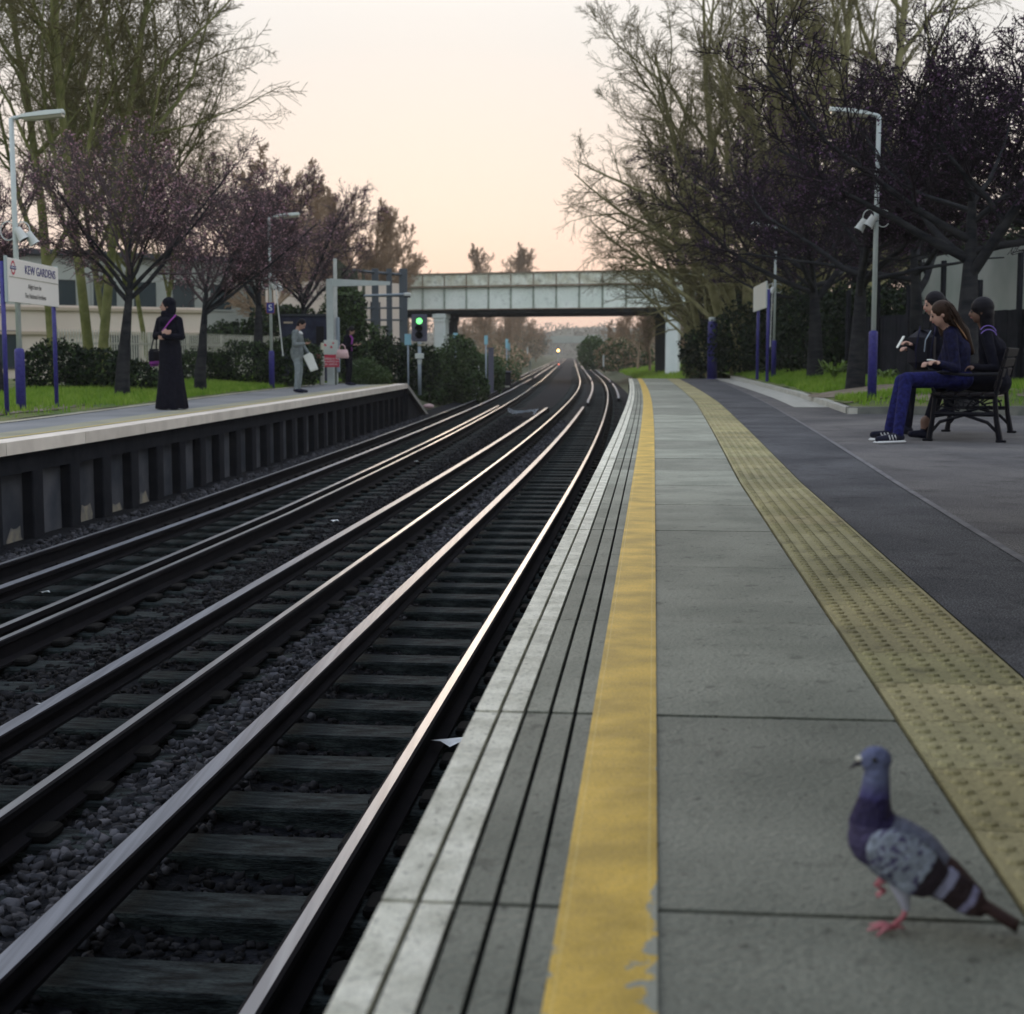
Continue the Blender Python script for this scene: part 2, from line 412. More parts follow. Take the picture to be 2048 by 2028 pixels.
stones('ballast_stones', 'dark small stones lying between the wooden sleepers', 13000, lambda y: -.70 + 1.35 * rng.random(), mixy(3, 34), (.016, .034), (.12, 1.0))
stones('ballast_stones', 'sooty stones covering the gap between the two tracks', 17000, lambda y: -3.0 - dl(y) + (1.6 + dl(y)) * rng.random(), mixy(5, 45), (.020, .038), (.15, 1.0))
stones('ballast_stones', 'brownish stones along the foot of the left platform wall', 16000, lambda y: -5.12 - dl(y) + .8 * rng.random() ** .8, mixy(9, 44, 1.2), (.022, .042), (.8, 3.0))
stones('ballast_stones', 'dark stones inside the far track', 9000, lambda y: -4.4 - dl(y) + 1.4 * rng.random(), mixy(7, 44), (.020, .038), (.2, 1.0))

# sleepers
def sleeper_mesh():
    m = MB(); n = 6; w = 2.6
    m.box((0, 0, -.065), (w, .25, .13), bev=.012)
    for sgn in (-1, 1):
        for k in (-1, 1): m.box((sgn * .7475 + k * .11, 0, .022), (.10, .17, .045), mi=1, bev=.012)
    return m.mesh('sleeper', ['wood_sleeper', 'iron_chair'])
SM = sleeper_mesh()
def put_sleepers(uc, y0, n, label, group, jit, dlf):
    for i in range(n):
        y = y0 + .6 * i + random.uniform(-.02, .02); u = uc(y)
        o = link('sleeper', SM, None, P(y, u, -1.088 + random.uniform(-.012, .004)))
        o.rotation_euler = (0, 0, -math.atan(_slope(y)) + random.uniform(-jit, jit)); tag(o, label, 'sleeper', group)
put_sleepers(lambda y: -.717, 3.22, 150, 'dark weathered timber sleeper of the near track laid across the ballast', 'sleepers under the near track', .012, 0)
put_sleepers(lambda y: -3.71 - dl(y), 7.0, 140, 'dark timber sleeper of the track along the left platform', 'sleepers under the far track', .012, 0)
mb = MB()
for y in np.arange(93.4, 220, .65):
    for uc in (-.717, -3.71 - dl(y)):
        c = P(y, uc, -1.15); mb.box(c, (2.6, .25, .13), rz=-math.atan(_slope(y)))
tag(mb.build('sleepers_beyond', 'wood_sleeper'), 'far sleepers under both tracks beyond the platforms', 'sleepers', kind='stuff')

# rails
RUN = [(-.021, 0), (-.034, -.006), (-.036, -.03), (-.010, -.045), (-.010, -.125), (-.066, -.142), (-.066, -.158), (.066, -.158), (.066, -.142), (.010, -.125), (.010, -.045), (.036, -.03), (.034, -.006), (.021, 0)]
COND = [(-.038, .0), (-.046, -.005), (-.047, -.035), (-.022, -.05), (-.022, -.085), (-.058, -.10), (-.058, -.115), (.058, -.115), (.058, -.10), (.022, -.085), (.022, -.05), (.047, -.035), (.046, -.005), (.038, .0)]
CHECK = [(-.026, 0), (-.028, -.04), (-.008, -.05), (-.008, -.12), (-.04, -.14), (-.04, -.15), (.04, -.15), (.04, -.14), (.008, -.12), (.008, -.05), (.028, -.04), (.026, 0)]
ZR = -.92
def rail(name, label, cat, prof, uf, y0, y1, ztop, head, ramp0=False, ramp1=False, group=None):
    m = MB(); Y = ysteps(y0, y1); n = len(prof); vs = []
    if ramp1: Y = [y for y in Y if y < y1 - .6] + [y1 - .6, y1]
    if ramp0: Y = [y0, y0 + .6] + [y for y in Y if y > y0 + .7]
    for i, y in enumerate(Y):
        dz = 0
        if (ramp1 and y == y1) or (ramp0 and y == y0): dz = -.07
        for (a, b) in prof: vs.append(P(y, uf(y) + a, ztop + dz + b))
    fs = []; mi = []
    for i in range(len(Y) - 1):
        for k in range(n):
            fs.append((i * n + k, i * n + (k + 1) % n, (i + 1) * n + (k + 1) % n, (i + 1) * n + k)); mi.append(1 if k == n - 1 else 0)
    fs.append(tuple(range(n))); mi.append(0); fs.append(tuple((len(Y) - 1) * n + k for k in range(n - 1, -1, -1))); mi.append(0)
    m.v = vs; m.f = [tuple(reversed(f)) for f in fs]; m.m = mi; m.t = [None] * len(fs)
    return tag(m.build(name, ['rail_side', head]), label, cat, group)
L1 = lambda y: -4.44 - dl(y)
rail('running_rail', 'shiny running rail closest to the right platform', 'rail', RUN, lambda y: 0, -2, 620, ZR, 'rail_head')
rail('running_rail', 'running rail on the left side of the near track', 'rail', RUN, lambda y: -1.435, -2, 620, ZR, 'rail_head')
rail('centre_rail', 'broad grey conductor rail in the middle of the near track, its end ramped', 'rail', COND, lambda y: -.76, -2, 48.6, ZR + .04, 'cond_head', ramp1=True)
rail('centre_rail', 'short peach-lit length of centre rail resuming after the gap', 'rail', COND, lambda y: -.72, 53.5, 92, ZR + .04, 'cond_head', ramp0=True, ramp1=True)
rail('centre_rail', 'centre conductor rail of the near track in the far distance', 'rail', COND, lambda y: -.72, 97, 500, ZR + .04, 'cond_head', ramp0=True)
rail('side_rail', 'broad conductor rail outside the near track in the gap between tracks', 'rail', COND, lambda y: -1.86, -2, 46.7, ZR + .075, 'cond_head', ramp1=True)
rail('side_rail', 'conductor rail starting beside the end of the right platform', 'rail', COND, lambda y: .42, 58.5, 85, ZR + .06, 'cond_head', ramp0=True, ramp1=True)
rail('side_rail', 'distant conductor rail right of the near track under the bridge', 'rail', COND, lambda y: .42, 91, 420, ZR + .06, 'cond_head', ramp0=True)
rail('running_rail', 'running rail of the far track nearest the left platform', 'rail', RUN, L1, 4, 620, ZR, 'rail_head')
rail('running_rail', 'running rail of the far track on its right side', 'rail', RUN, lambda y: L1(y) + 1.46, 4, 620, ZR, 'rail_head')
rail('check_rail', 'thin check rail bolted inside the right rail of the far track', 'rail', CHECK, lambda y: L1(y) + 1.27, 4, 50, ZR, 'rail_head')
rail('centre_rail', 'broad conductor rail in the middle of the far track', 'rail', COND, lambda y: L1(y) + .66, 4, 101, ZR + .04, 'cond_head', ramp1=True)
rail('centre_rail', 'centre conductor rail of the far track in the distance', 'rail', COND, lambda y: L1(y) + .7, 107, 500, ZR + .04, 'cond_head', ramp0=True)
rail('side_rail', 'conductor rail beginning left of the far track beyond the left platform', 'rail', COND, lambda y: L1(y) - .42, 57, 500, ZR + .07, 'cond_head', ramp0=True)

# ------------------------------------------------------------------ right platform
EDGE = .66
def PP(y, u, z):      # platform strips: widen slightly with distance as the platform does
    w = float(np.interp(y, [10, 26, 50], [0, .2, .28])) * float(np.interp(u - EDGE, [.45, 1.0, 1.45, 2.6], [0, 1, 1, 0]))
    return P(y, u + w + float(np.interp(y, [20, 50], [0, .07])), z)
SL0, SLW = -0.15, 1.232        # slab joints: 2.31, 3.54 ...
mb = MB(); nose = MB(); tz = MB(); asp = MB()
YEND = 50.2
bands = [(0, .054, 1), (.064, .116, 1), (.126, .177, 0), (.187, .237, 0), (.247, 1.0, 0)]
k = 0; y = SL0
while y < YEND - .2:
    y1 = min(y + SLW, YEND); g = .0075
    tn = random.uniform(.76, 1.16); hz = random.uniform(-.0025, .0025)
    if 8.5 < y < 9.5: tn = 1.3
    if y < 3: tn = random.uniform(.66, .74)  # nearest slabs darkened: foreground shade painted into their tone
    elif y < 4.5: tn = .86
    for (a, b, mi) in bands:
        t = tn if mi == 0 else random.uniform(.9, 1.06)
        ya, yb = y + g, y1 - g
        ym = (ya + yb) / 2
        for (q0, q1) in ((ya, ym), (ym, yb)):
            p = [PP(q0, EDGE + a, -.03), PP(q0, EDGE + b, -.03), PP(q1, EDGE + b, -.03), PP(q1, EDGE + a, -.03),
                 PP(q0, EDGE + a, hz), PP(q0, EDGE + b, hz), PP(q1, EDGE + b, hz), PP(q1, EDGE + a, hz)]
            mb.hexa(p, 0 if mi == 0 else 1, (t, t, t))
    y = y1
# base sheet under grooves, coping body with nose
Y = ysteps(-1.4, YEND)
for a, b in zip(Y, Y[1:]):
    prof = [(EDGE + 1.43, -.016), (EDGE + .0, -.016)]
    mb.quad(PP(a, EDGE + .004, -.018), PP(a, EDGE + 1.43, -.018), PP(b, EDGE + 1.43, -.018), PP(b, EDGE + .004, -.018), 2)
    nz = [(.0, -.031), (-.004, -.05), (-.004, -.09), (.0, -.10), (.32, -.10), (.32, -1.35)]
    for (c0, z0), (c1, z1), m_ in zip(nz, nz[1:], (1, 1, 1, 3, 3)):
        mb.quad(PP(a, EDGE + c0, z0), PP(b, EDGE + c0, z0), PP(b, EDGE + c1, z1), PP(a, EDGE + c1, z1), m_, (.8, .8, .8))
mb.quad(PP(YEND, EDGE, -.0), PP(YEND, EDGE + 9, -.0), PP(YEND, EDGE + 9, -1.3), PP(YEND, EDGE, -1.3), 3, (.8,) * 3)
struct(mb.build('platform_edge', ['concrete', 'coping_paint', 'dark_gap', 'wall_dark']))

# yellow line with worn edges
def yellow_material():
    m = bpy.data.materials.new('yellow_line'); m.use_nodes = True; MATS['yellow_line'] = m
    nt = m.node_tree; N = nt.nodes; L = nt.links; b = N['Principled BSDF']; b.inputs['Roughness'].default_value = .6
    uv = N.new('ShaderNodeUVMap'); sp = N.new('ShaderNodeSeparateXYZ'); L.new(uv.outputs[0], sp.inputs[0])
    def M(op, a, c=None, d=None):
        n = N.new('ShaderNodeMath'); n.operation = op
        for i, q in enumerate((a, c, d)):
            if q is None: continue
            if isinstance(q, (int, float)): n.inputs[i].default_value = q
            else: L.new(q, n.inputs[i])
        return n.outputs[0]
    tc = N.new('ShaderNodeTexCoord')
    n1 = N.new('ShaderNodeTexNoise'); n1.inputs['Scale'].default_value = 22; n1.inputs['Detail'].default_value = 5; L.new(tc.outputs['Object'], n1.inputs[0])
    n2 = N.new('ShaderNodeTexNoise'); n2.inputs['Scale'].default_value = 5; n2.inputs['Detail'].default_value = 3; L.new(tc.outputs['Object'], n2.inputs[0])
    ed = M('ABSOLUTE', M('SUBTRACT', sp.outputs[0], .5))            # 0 centre .. .5 edge
    # paint chipped away at the camera end of the line
    nf = N.new('ShaderNodeTexNoise'); nf.inputs['Scale'].default_value = 16; nf.inputs['Detail'].default_value = 9; nf.inputs['Roughness'].default_value = .68; L.new(tc.outputs['Object'], nf.inputs[0])
    near = N.new('ShaderNodeMapRange'); L.new(sp.outputs[1], near.inputs[0]); near.inputs[1].default_value = 1.72; near.inputs[2].default_value = 2.5; near.inputs[3].default_value = 1.9; near.inputs[4].default_value = .03
    v = M('ADD', M('ADD', ed, M('MULTIPLY', M('SUBTRACT', n1.outputs[0], .5), .10)), M('MULTIPLY', near.outputs[0], M('ADD', M('MULTIPLY', M('SUBTRACT', nf.outputs[0], .485), 1.5), M('MULTIPLY', M('SUBTRACT', sp.outputs[0], .55), .22))))
    bare = M('GREATER_THAN', v, .515)
    # pale ridge lines near both edges
    rd = M('LESS_THAN', M('ABSOLUTE', M('SUBTRACT', ed, M('ADD', .40, M('MULTIPLY', n2.outputs[0], .03)))), .010)
    r = N.new('ShaderNodeValToRGB'); e = r.color_ramp.elements; e[0].position = .38; e[1].position = .66; e[0].color = (.44, .285, .018, 1); e[1].color = (.72, .46, .045, 1)
    L.new(n2.outputs[0], r.inputs[0])
    mx0 = N.new('ShaderNodeMix'); mx0.data_type = 'RGBA'; L.new(M('MULTIPLY', rd, .3), mx0.inputs[0]); L.new(r.outputs[0], mx0.inputs[6]); mx0.inputs[7].default_value = (.75, .6, .22, 1)
    mx = N.new('ShaderNodeMix'); mx.data_type = 'RGBA'; L.new(bare, mx.inputs[0]); L.new(mx0.outputs[2], mx.inputs[6]); mx.inputs[7].default_value = (.25, .265, .215, 1)
    ng = N.new('ShaderNodeTexNoise'); ng.inputs['Scale'].default_value = 170; ng.inputs['Detail'].default_value = 4; L.new(tc.outputs['Object'], ng.inputs[0])
    gr = N.new('ShaderNodeMapRange'); L.new(ng.outputs[0], gr.inputs[0]); gr.inputs[1].default_value = .48; gr.inputs[2].default_value = .68; gr.inputs[3].default_value = 1; gr.inputs[4].default_value = .62
    mg = N.new('ShaderNodeMix'); mg.data_type = 'RGBA'; mg.blend_type = 'MULTIPLY'; mg.inputs[0].default_value = 1; L.new(mx.outputs[2], mg.inputs[6]); L.new(gr.outputs[0], mg.inputs[7])
    L.new(mg.outputs[2], b.inputs['Base Color'])
    bp = N.new('ShaderNodeBump'); bp.inputs['Strength'].default_value = .25; bp.inputs['Distance'].default_value = .01; L.new(n1.outputs[0], bp.inputs['Height']); L.new(bp.outputs[0], b.inputs['Normal'])
yellow_material()
def ribbon(name, m_, u0, u1, y0, y1, z, kind='structure', gap=None):
    Y = [];  y = y0
    while y < y1: Y.append(y); y += .25 if y < 10 else .6
    Y.append(y1); vs = []; uvs = []
    for y in Y:
        for k in (0, 1): vs.append(PP(y, (u0, u1)[k] if not callable(u0) else (u0(y), u1(y))[k], z)); uvs.append((k, y))
    fs = [(2 * i, 2 * i + 1, 2 * i + 3, 2 * i + 2) for i in range(len(Y) - 1)]
    me = bpy.data.meshes.new(name); me.from_pydata(vs, [], fs); uvl = me.uv_layers.new()
    for l in me.loops: uvl.data[l.index].uv = uvs[l.vertex_index]
    me.materials.append(MATS[m_]); o = link(name, me); o['kind'] = kind; return o
ribbon('yellow_line', 'yellow_line', EDGE + .285, EDGE + .437, -.5, YEND - .02, .0055)

# tactile paving: tiles with raised blisters
mb = MB(); y = .35; T0 = EDGE + 1.012; tw = .4
while y < YEND - .2:
    tn = random.uniform(.8, 1.1); c = (tn * random.uniform(.97, 1.03), tn, tn * random.uniform(.92, 1.0)); y1 = min(y + .4, YEND)
    p = [PP(y + .003, T0, -.02), PP(y + .003, T0 + tw, -.02), PP(y1 - .003, T0 + tw, -.02), PP(y1 - .003, T0, -.02), PP(y + .003, T0, .001), PP(y + .003, T0 + tw, .001), PP(y1 - .003, T0 + tw, .001), PP(y1 - .003, T0, .001)]
    mb.hexa(p, 0, c)
    if y < 30:
        seg = 8 if y < 6 else 6
        for i in range(6):
            for j in range(6 if y < 30 else 0):
                cx = T0 + .0333 + i * .0667; cyy = y + .0333 + j * .0667
                r0, r1 = .0185, .010; vs = []
                for (r, zz) in ((r0, .001), (r0 * .85, .0058), (r0 * .55, .0078)):
                    for q in range(seg):
                        an = 6.2832 * q / seg; pt = PP(cyy + r * math.sin(an), cx + r * math.cos(an), zz); vs.append(pt)
                fs = [(a * seg + q, a * seg + (q + 1) % seg, (a + 1) * seg + (q + 1) % seg, (a + 1) * seg + q) for a in (0, 1) for q in range(seg)] + [tuple(2 * seg + q for q in range(seg))]
                mb.add(vs, fs, 0, c)
    y = y1
struct(mb.build('tactile_paving', ['tactile']))

# asphalt areas
seam = lambda y: 2.5 + .021 * max(y, 0)
def areal(name, m_, fu0, fu1, y0, y1, z):
    mb = MB(); Y = ysteps(y0, y1)
    for a, b in zip(Y, Y[1:]):
        n = 4
        for i in range(n):
            ua0, ua1 = fu0(a) + (fu1(a) - fu0(a)) * i / n, fu0(a) + (fu1(a) - fu0(a)) * (i + 1) / n
            ub0, ub1 = fu0(b) + (fu1(b) - fu0(b)) * i / n, fu0(b) + (fu1(b) - fu0(b)) * (i + 1) / n
            mb.quad(PP(a, ua0, z), PP(a, ua1, z), PP(b, ub1, z), PP(b, ub0, z))
    return struct(mb.build(name, m_))
areal('platform_asphalt', 'asphalt', lambda y: EDGE + 1.42, seam, -2, YEND, -.001)
areal('platform_asphalt_worn', 'asphalt_old', seam, lambda y: 16 if y < 21 else (4.4), -2, YEND, -.001)
ribbon('asphalt_seam', 'asphalt_seam', lambda y: seam(y) - .02, lambda y: seam(y) + .02, 1, YEND - .5, .003)
ku = lambda y: float(np.interp(y, [21.2, 28.7, 40, 50.2], [3.86, 4.02, 4.12, 4.18]))
mbk = MB(); Y = ysteps(21.25, YEND)
for a, b in zip(Y, Y[1:]):
    w = .14
    p = [P(a, ku(a), -.05), P(a, ku(a) + w, -.05), P(b, ku(b) + w, -.05), P(b, ku(b), -.05), P(a, ku(a), .085), P(a, ku(a) + w, .085), P(b, ku(b) + w, .085), P(b, ku(b), .085)]
    mbk.hexa(p)
    if b > 24:
        w0 = -.55; p2 = [P(a, ku(a) + w0, .004), P(a, ku(a) - .002, .004), P(b, ku(b) - .002, .004), P(b, ku(b) + w0, .004)]
        mbk.quad(*p2, 0)
struct(mbk.build('lawn_kerb', 'kerb_stone'))
mbk = MB(); x0, y0_ = P(21.25, ku(21.25), 0)[:2]
for i in range(22):
    xa, xb = x0 + i * .9 + .004, x0 + (i + 1) * .9 - .004; f = lambda x: y0_ + (x - x0) * .10
    mbk.hexa([(xa, f(xa) - .002, -.05), (xb, f(xb) - .002, -.05), (xb, f(xb) + .14, -.05), (xa, f(xa) + .14, -.05), (xa, f(xa) - .002, .10), (xb, f(xb) - .002, .10), (xb, f(xb) + .14, .10), (xa, f(xa) + .14, .10)])
struct(mbk.build('lawn_kerb', 'kerb_dark'))
# right lawn, slightly raised
def lawn_z(x, y):
    du = x - (A(y) + ku(max(y, 21.3)) + .14); dy = y - (y0_ + (x - x0) * .10 + .14)
    d = min(max(du, 0), max(dy, 0)); return .088 + .21 * min(1, d / 1.3) + .02 * math.sin(x * 2.1 + y)
mb = MB(); nx = 46; ysl = [-.40] + list(np.arange(0, 12, .5)) + list(np.arange(12, 60, 3.0))
vs = []
for j, dy in enumerate(ysl):
    for i in range(nx):
        dx = i * .35 if i < 20 else 7 + (i - 20) * 1.3
        yb = 21.4 + dy
        xx = A(yb) + ku(min(yb, 50)) + .13 + dx; yy = yb + .10 * dx * max(0, 1 - dy / 12)
        vs.append((xx, yy, lawn_z(xx, yy)))
fs = [(j * nx + i, j * nx + i + 1, (j + 1) * nx + i + 1, (j + 1) * nx + i) for j in range(len(ysl) - 1) for i in range(nx - 1)]
mb.add(vs, fs); struct(mb.build('lawn', 'lawn', smooth=True))
def soil_patch(cx, cy, rx, ry, z0):
    m = MB(); c = (cx, cy, z0(cx, cy) + .022); vs = [c]
    for k in range(20):
        a = 6.283 * k / 20; q = 1 + .25 * math.sin(3 * a + cx); x, y = cx + rx * q * math.cos(a), cy + ry * q * math.sin(a); vs.append((x, y, z0(x, y) + .014))
    m.add(vs, [(0, 1 + k, 1 + (k + 1) % 20) for k in range(20)]); struct(m.build('soil_patch', 'soil', smooth=True))
soil_patch(6.1, 25.6, .7, 1.6, lawn_z); soil_patch(6.2, 22.0, 1.1, .35, lawn_z); soil_patch(8.6, 22.3, 1.0, .35, lawn_z)

def grass_blades(name, label, n, place, hgt, m_, wid=.012):
    V = np.zeros((n * 3, 3)); 
    for i in range(n):
        x, y, z = place(); h = rng.uniform(*hgt); a = rng.uniform(0, 6.28); w = wid * rng.uniform(.7, 1.5); l = rng.uniform(0, .6) * h
        V[3 * i] = (x - w * math.cos(a), y - w * math.sin(a), z - .01); V[3 * i + 1] = (x + w * math.cos(a), y + w * math.sin(a), z - .01)
        V[3 * i + 2] = (x + l * math.sin(a), y - l * math.cos(a), z + h)
    me = fast_mesh(name, V, np.arange(n * 3).reshape(-1, 3), [m_]); return tag(link(name, me), label, 'grass', kind='stuff')
def in_soil(x, y): return ((x - 6.1) / .75) ** 2 + ((y - 25.6) / 1.7) ** 2 < 1 or y < 21.9 + (x - 4.7) * .1 and rng.random() < .85
def rp():
    while True:
        y = 21.0 + 34 * rng.random() ** 1.5; dx = .1 + 9 * rng.random() ** 1.3
        x = A(y) + ku(min(y, 50)) + .15 + dx
        if y < y0_ + (x - x0) * .10 + .2 or in_soil(x, y): continue
        cl = math.sin(x * 3.1) * math.sin(y * 2.3)
        if cl < -.3 and rng.random() < .5: continue
        return x, y, lawn_z(x, y)
grass_blades('grass', 'bright green grass on the raised lawn right of the platform', 60000, rp, (.05, .14), 'grass')

# ------------------------------------------------------------------ left platform
LE = lambda y: -5.17 - dl(y)
LB = lambda y: -7.15 - float(np.interp(y, [18, 26, 32, 41], [0, .45, .75, .85]))
YL1 = 41.3
mb = MB(); Y = ysteps(6, YL1)
yj = 6.3; joints = []
while yj < YL1: joints.append(yj); yj += random.choice([.9, 1.2, 1.8, 2.0])
joints.append(YL1)
for a, b in zip(joints, joints[1:]):
    t = random.uniform(.92, 1.06); a2, b2 = a + .006, b - .006
    for q0, q1 in ((a2, (a2 + b2) / 2), ((a2 + b2) / 2, b2)):
        mb.hexa([P(q0, LE(q0) - .28, -.13), P(q0, LE(q0), -.13), P(q1, LE(q1), -.13), P(q1, LE(q1) - .28, -.13),
                 P(q0, LE(q0) - .28, .0), P(q0, LE(q0), .0), P(q1, LE(q1), .0), P(q1, LE(q1) - .28, .0)], 0, (t * 1.06, t, t * .95))
for a, b in zip(Y, Y[1:]):
    def lq(u0, u1, z, mi): mb.quad(P(a, u0(a), z), P(a, u1(a), z), P(b, u1(b), z), P(b, u0(b), z), mi, (1, 1, 1))
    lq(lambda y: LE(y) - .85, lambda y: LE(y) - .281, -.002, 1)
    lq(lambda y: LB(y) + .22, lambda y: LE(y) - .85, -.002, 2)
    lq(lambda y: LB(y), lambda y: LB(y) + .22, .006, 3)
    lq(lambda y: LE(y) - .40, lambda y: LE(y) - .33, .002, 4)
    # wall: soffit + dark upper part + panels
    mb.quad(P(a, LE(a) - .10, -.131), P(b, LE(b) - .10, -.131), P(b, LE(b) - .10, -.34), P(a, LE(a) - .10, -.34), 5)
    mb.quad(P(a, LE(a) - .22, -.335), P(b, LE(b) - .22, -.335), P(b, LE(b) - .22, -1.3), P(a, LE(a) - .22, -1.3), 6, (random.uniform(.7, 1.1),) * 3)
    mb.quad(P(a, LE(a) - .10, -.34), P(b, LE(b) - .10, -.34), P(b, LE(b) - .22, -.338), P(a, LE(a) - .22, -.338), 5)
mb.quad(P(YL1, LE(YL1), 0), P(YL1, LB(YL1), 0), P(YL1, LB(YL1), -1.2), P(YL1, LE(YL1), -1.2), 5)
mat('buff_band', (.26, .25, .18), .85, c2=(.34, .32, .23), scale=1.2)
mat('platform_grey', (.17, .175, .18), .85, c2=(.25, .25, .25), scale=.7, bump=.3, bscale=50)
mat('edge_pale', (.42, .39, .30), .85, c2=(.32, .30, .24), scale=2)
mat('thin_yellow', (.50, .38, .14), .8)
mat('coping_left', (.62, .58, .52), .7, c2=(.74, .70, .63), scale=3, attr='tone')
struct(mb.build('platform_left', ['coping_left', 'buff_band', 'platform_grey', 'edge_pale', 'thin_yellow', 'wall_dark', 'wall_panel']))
# ramp at its end
mb = MB(); YR2 = 46.6
za = lambda y: -1.12 * (y - YL1) / (YR2 - YL1)
Y = np.linspace(YL1 + .01, YR2, 8)
for a, b in zip(Y, Y[1:]):
    mb.hexa([P(a, LE(a) - .2, za(a) - .12), P(a, LE(a), za(a) - .12), P(b, LE(b), za(b) - .12), P(b, LE(b) - .2, za(b) - .12), P(a, LE(a) - .2, za(a)), P(a, LE(a), za(a)), P(b, LE(b), za(b)), P(b, LE(b) - .2, za(b))], 0, (.55,) * 3)
    mb.quad(P(a, LB(a), za(a) - .003), P(a, LE(a) - .2, za(a) - .003), P(b, LE(b) - .2, za(b) - .003), P(b, LB(b), za(b) - .003), 1)
    mb.quad(P(a, LE(a) - .1, za(a) - .1), P(b, LE(b) - .1, za(b) - .1), P(b, LE(b) - .1, -1.3), P(a, LE(a) - .1, -1.3), 2)
struct(mb.build('platform_ramp', ['coping_left', 'platform_grey', 'wall_dark']))
# wall posts
pm = MB(); pm.box((0, 0, -.72), (.13, .26, 1.18), bev=.012); PMm = pm.mesh('wall_post', ['wall_dark'])
pm = MB(); pm.box((0, 0, -.72), (.12, .12, 1.18), bev=.012); 
for i in range(32):
    y = 10.7 + i * .985
    o = link('wall_post', PMm, None, P(y, LE(y) - .165, 0), -math.atan(_slope(y)))
    tag(o, 'dark concrete post carrying the left platform edge', 'wall post', 'posts along the left platform wall')
# buff stains near base of a few panels
mat('stain', (.30, .26, .19), .9, c2=(.12, .12, .12), scale=6)
mb = MB()
for y, h in ((12.2, .5), (14.3, .3), (16.2, .34), (17.2, .25), (18.2, .3)):
    u = LE(y) - .215; n = 10; vs = [P(y, u, -1.2)]
    for k in range(n): a = math.pi * k / (n - 1); vs.append(P(y + .22 * math.cos(a) * (1 + .2 * math.sin(5 * a + y)), u, -1.2 + h * (math.sin(a) ** .8 if math.sin(a) > 0 else 0) * (1 + .15 * math.sin(7 * a))))
    mb.add(vs, [(0, k + 1, k + 2) for k in range(n - 1)])
struct(mb.build('wall_stain', ['stain']))
# left lawn
def llz(x, y):
    d = (A(y) + LB(y)) - x; return .012 + .12 * min(1, max(d, 0) / 2.0) + .01 * math.sin(2 * y + x)
mb = MB(); nx = 20; ysl = list(np.arange(8, 47, .8)) + [50, 56, 64, 75]; vs = []
for y in ysl:
    for i in range(nx):
        x = A(y) + LB(y) + .05 - (i * .25 if i < 10 else 2.5 + (i - 10) * 1.6); vs.append((x, y, llz(x, y) - (max(0, y - 42) * .02)))
fs = [(j * nx + i + 1, j * nx + i, (j + 1) * nx + i, (j + 1) * nx + i + 1) for j in range(len(ysl) - 1) for i in range(nx - 1)]
mb.add(vs, fs); struct(mb.build('lawn_left', 'lawn', smooth=True))
soil_patch(-6.95, 21.0, .25, 2.6, llz)
def lp():
    while True:
        y = 13 + 32 * rng.random() ** .9; d = .05 + 3.2 * rng.random()
        x = A(y) + LB(y) - d
        if d < .38 and y < 24 and rng.random() < .9: continue
        return x, y, llz(x, y)
grass_blades('grass', 'bright green grass strip behind the left platform', 42000, lp, (.05, .13), 'grass')

# ------------------------------------------------------------------ camera, light, sky
cam = bpy.data.cameras.new('camera'); co = bpy.data.objects.new('camera', cam); COL.objects.link(co)
co.location = (0, 0, CAMH); co.rotation_euler = (math.pi / 2 - PITCH, 0, 0)
cam.sensor_width = 56; cam.sensor_fit = 'HORIZONTAL'; cam.lens = 80; cam.clip_end = 6000; cam.clip_start = .05
cam.dof.use_dof = True; cam.dof.focus_distance = 7.5; cam.dof.aperture_fstop = 7.2
S.camera = co
W = bpy.data.worlds.new('World'); S.world = W; W.use_nodes = True; N = W.node_tree.nodes; L = W.node_tree.links
bg = N['Background']
SUN_AZ, SUN_EL = R(-3), R(5)     # azimuth measured from +Y towards +X
sky = N.new('ShaderNodeTexSky'); sky.sky_type = 'NISHITA'; sky.sun_disc = False; sky.sun_elevation = SUN_EL; sky.sun_rotation = SUN_AZ; sky.dust_density = 3; sky.air_density = 1.2
tc = N.new('ShaderNodeTexCoord'); sp = N.new('ShaderNodeSeparateXYZ'); L.new(tc.outputs['Generated'], sp.inputs[0])
rp_ = N.new('ShaderNodeValToRGB'); cr = rp_.color_ramp
stops = [(0.0, (.96, .66, .52)), (.04, (.94, .685, .56)), (.09, (.865, .735, .655)), (.20, (.80, .785, .765)), (.36, (1.0, 1.01, 1.02)), (.6, (1.0, 1.05, 1.18)), (1.0, (.70, .80, 1.02))]
while len(cr.elements) < len(stops): cr.elements.new(.5)
for e, (p, c) in zip(cr.elements, stops): e.position = p; e.color = (*c, 1)
L.new(sp.outputs[2], rp_.inputs[0])
# opposite side of the sky is cooler and dimmer
mr = N.new('ShaderNodeMapRange'); L.new(sp.outputs[1], mr.inputs[0]); mr.inputs[1].default_value = -.4; mr.inputs[2].default_value = .75; mr.interpolation_type = 'SMOOTHSTEP'
r2 = N.new('ShaderNodeValToRGB'); c2_ = r2.color_ramp; st2 = [(0.0, (.92, .97, .98)), (.40, (.98, 1.05, 1.10)), (.75, (.85, .95, 1.12)), (1.0, (.70, .80, 1.02))]
while len(c2_.elements) < 4: c2_.elements.new(.5)
for e, (p, c) in zip(c2_.elements, st2): e.position = p; e.color = (*c, 1)
L.new(sp.outputs[2], r2.inputs[0])
mx = N.new('ShaderNodeMix'); mx.data_type = 'RGBA'; L.new(mr.outputs[0], mx.inputs[0]); L.new(r2.outputs[0], mx.inputs[6]); L.new(rp_.outputs[0], mx.inputs[7])
sc = N.new('ShaderNodeMix'); sc.data_type = 'RGBA'; sc.blend_type = 'ADD'; sc.inputs[0].default_value = .004; L.new(mx.outputs[2], sc.inputs[6]); L.new(sky.outputs[0], sc.inputs[7])
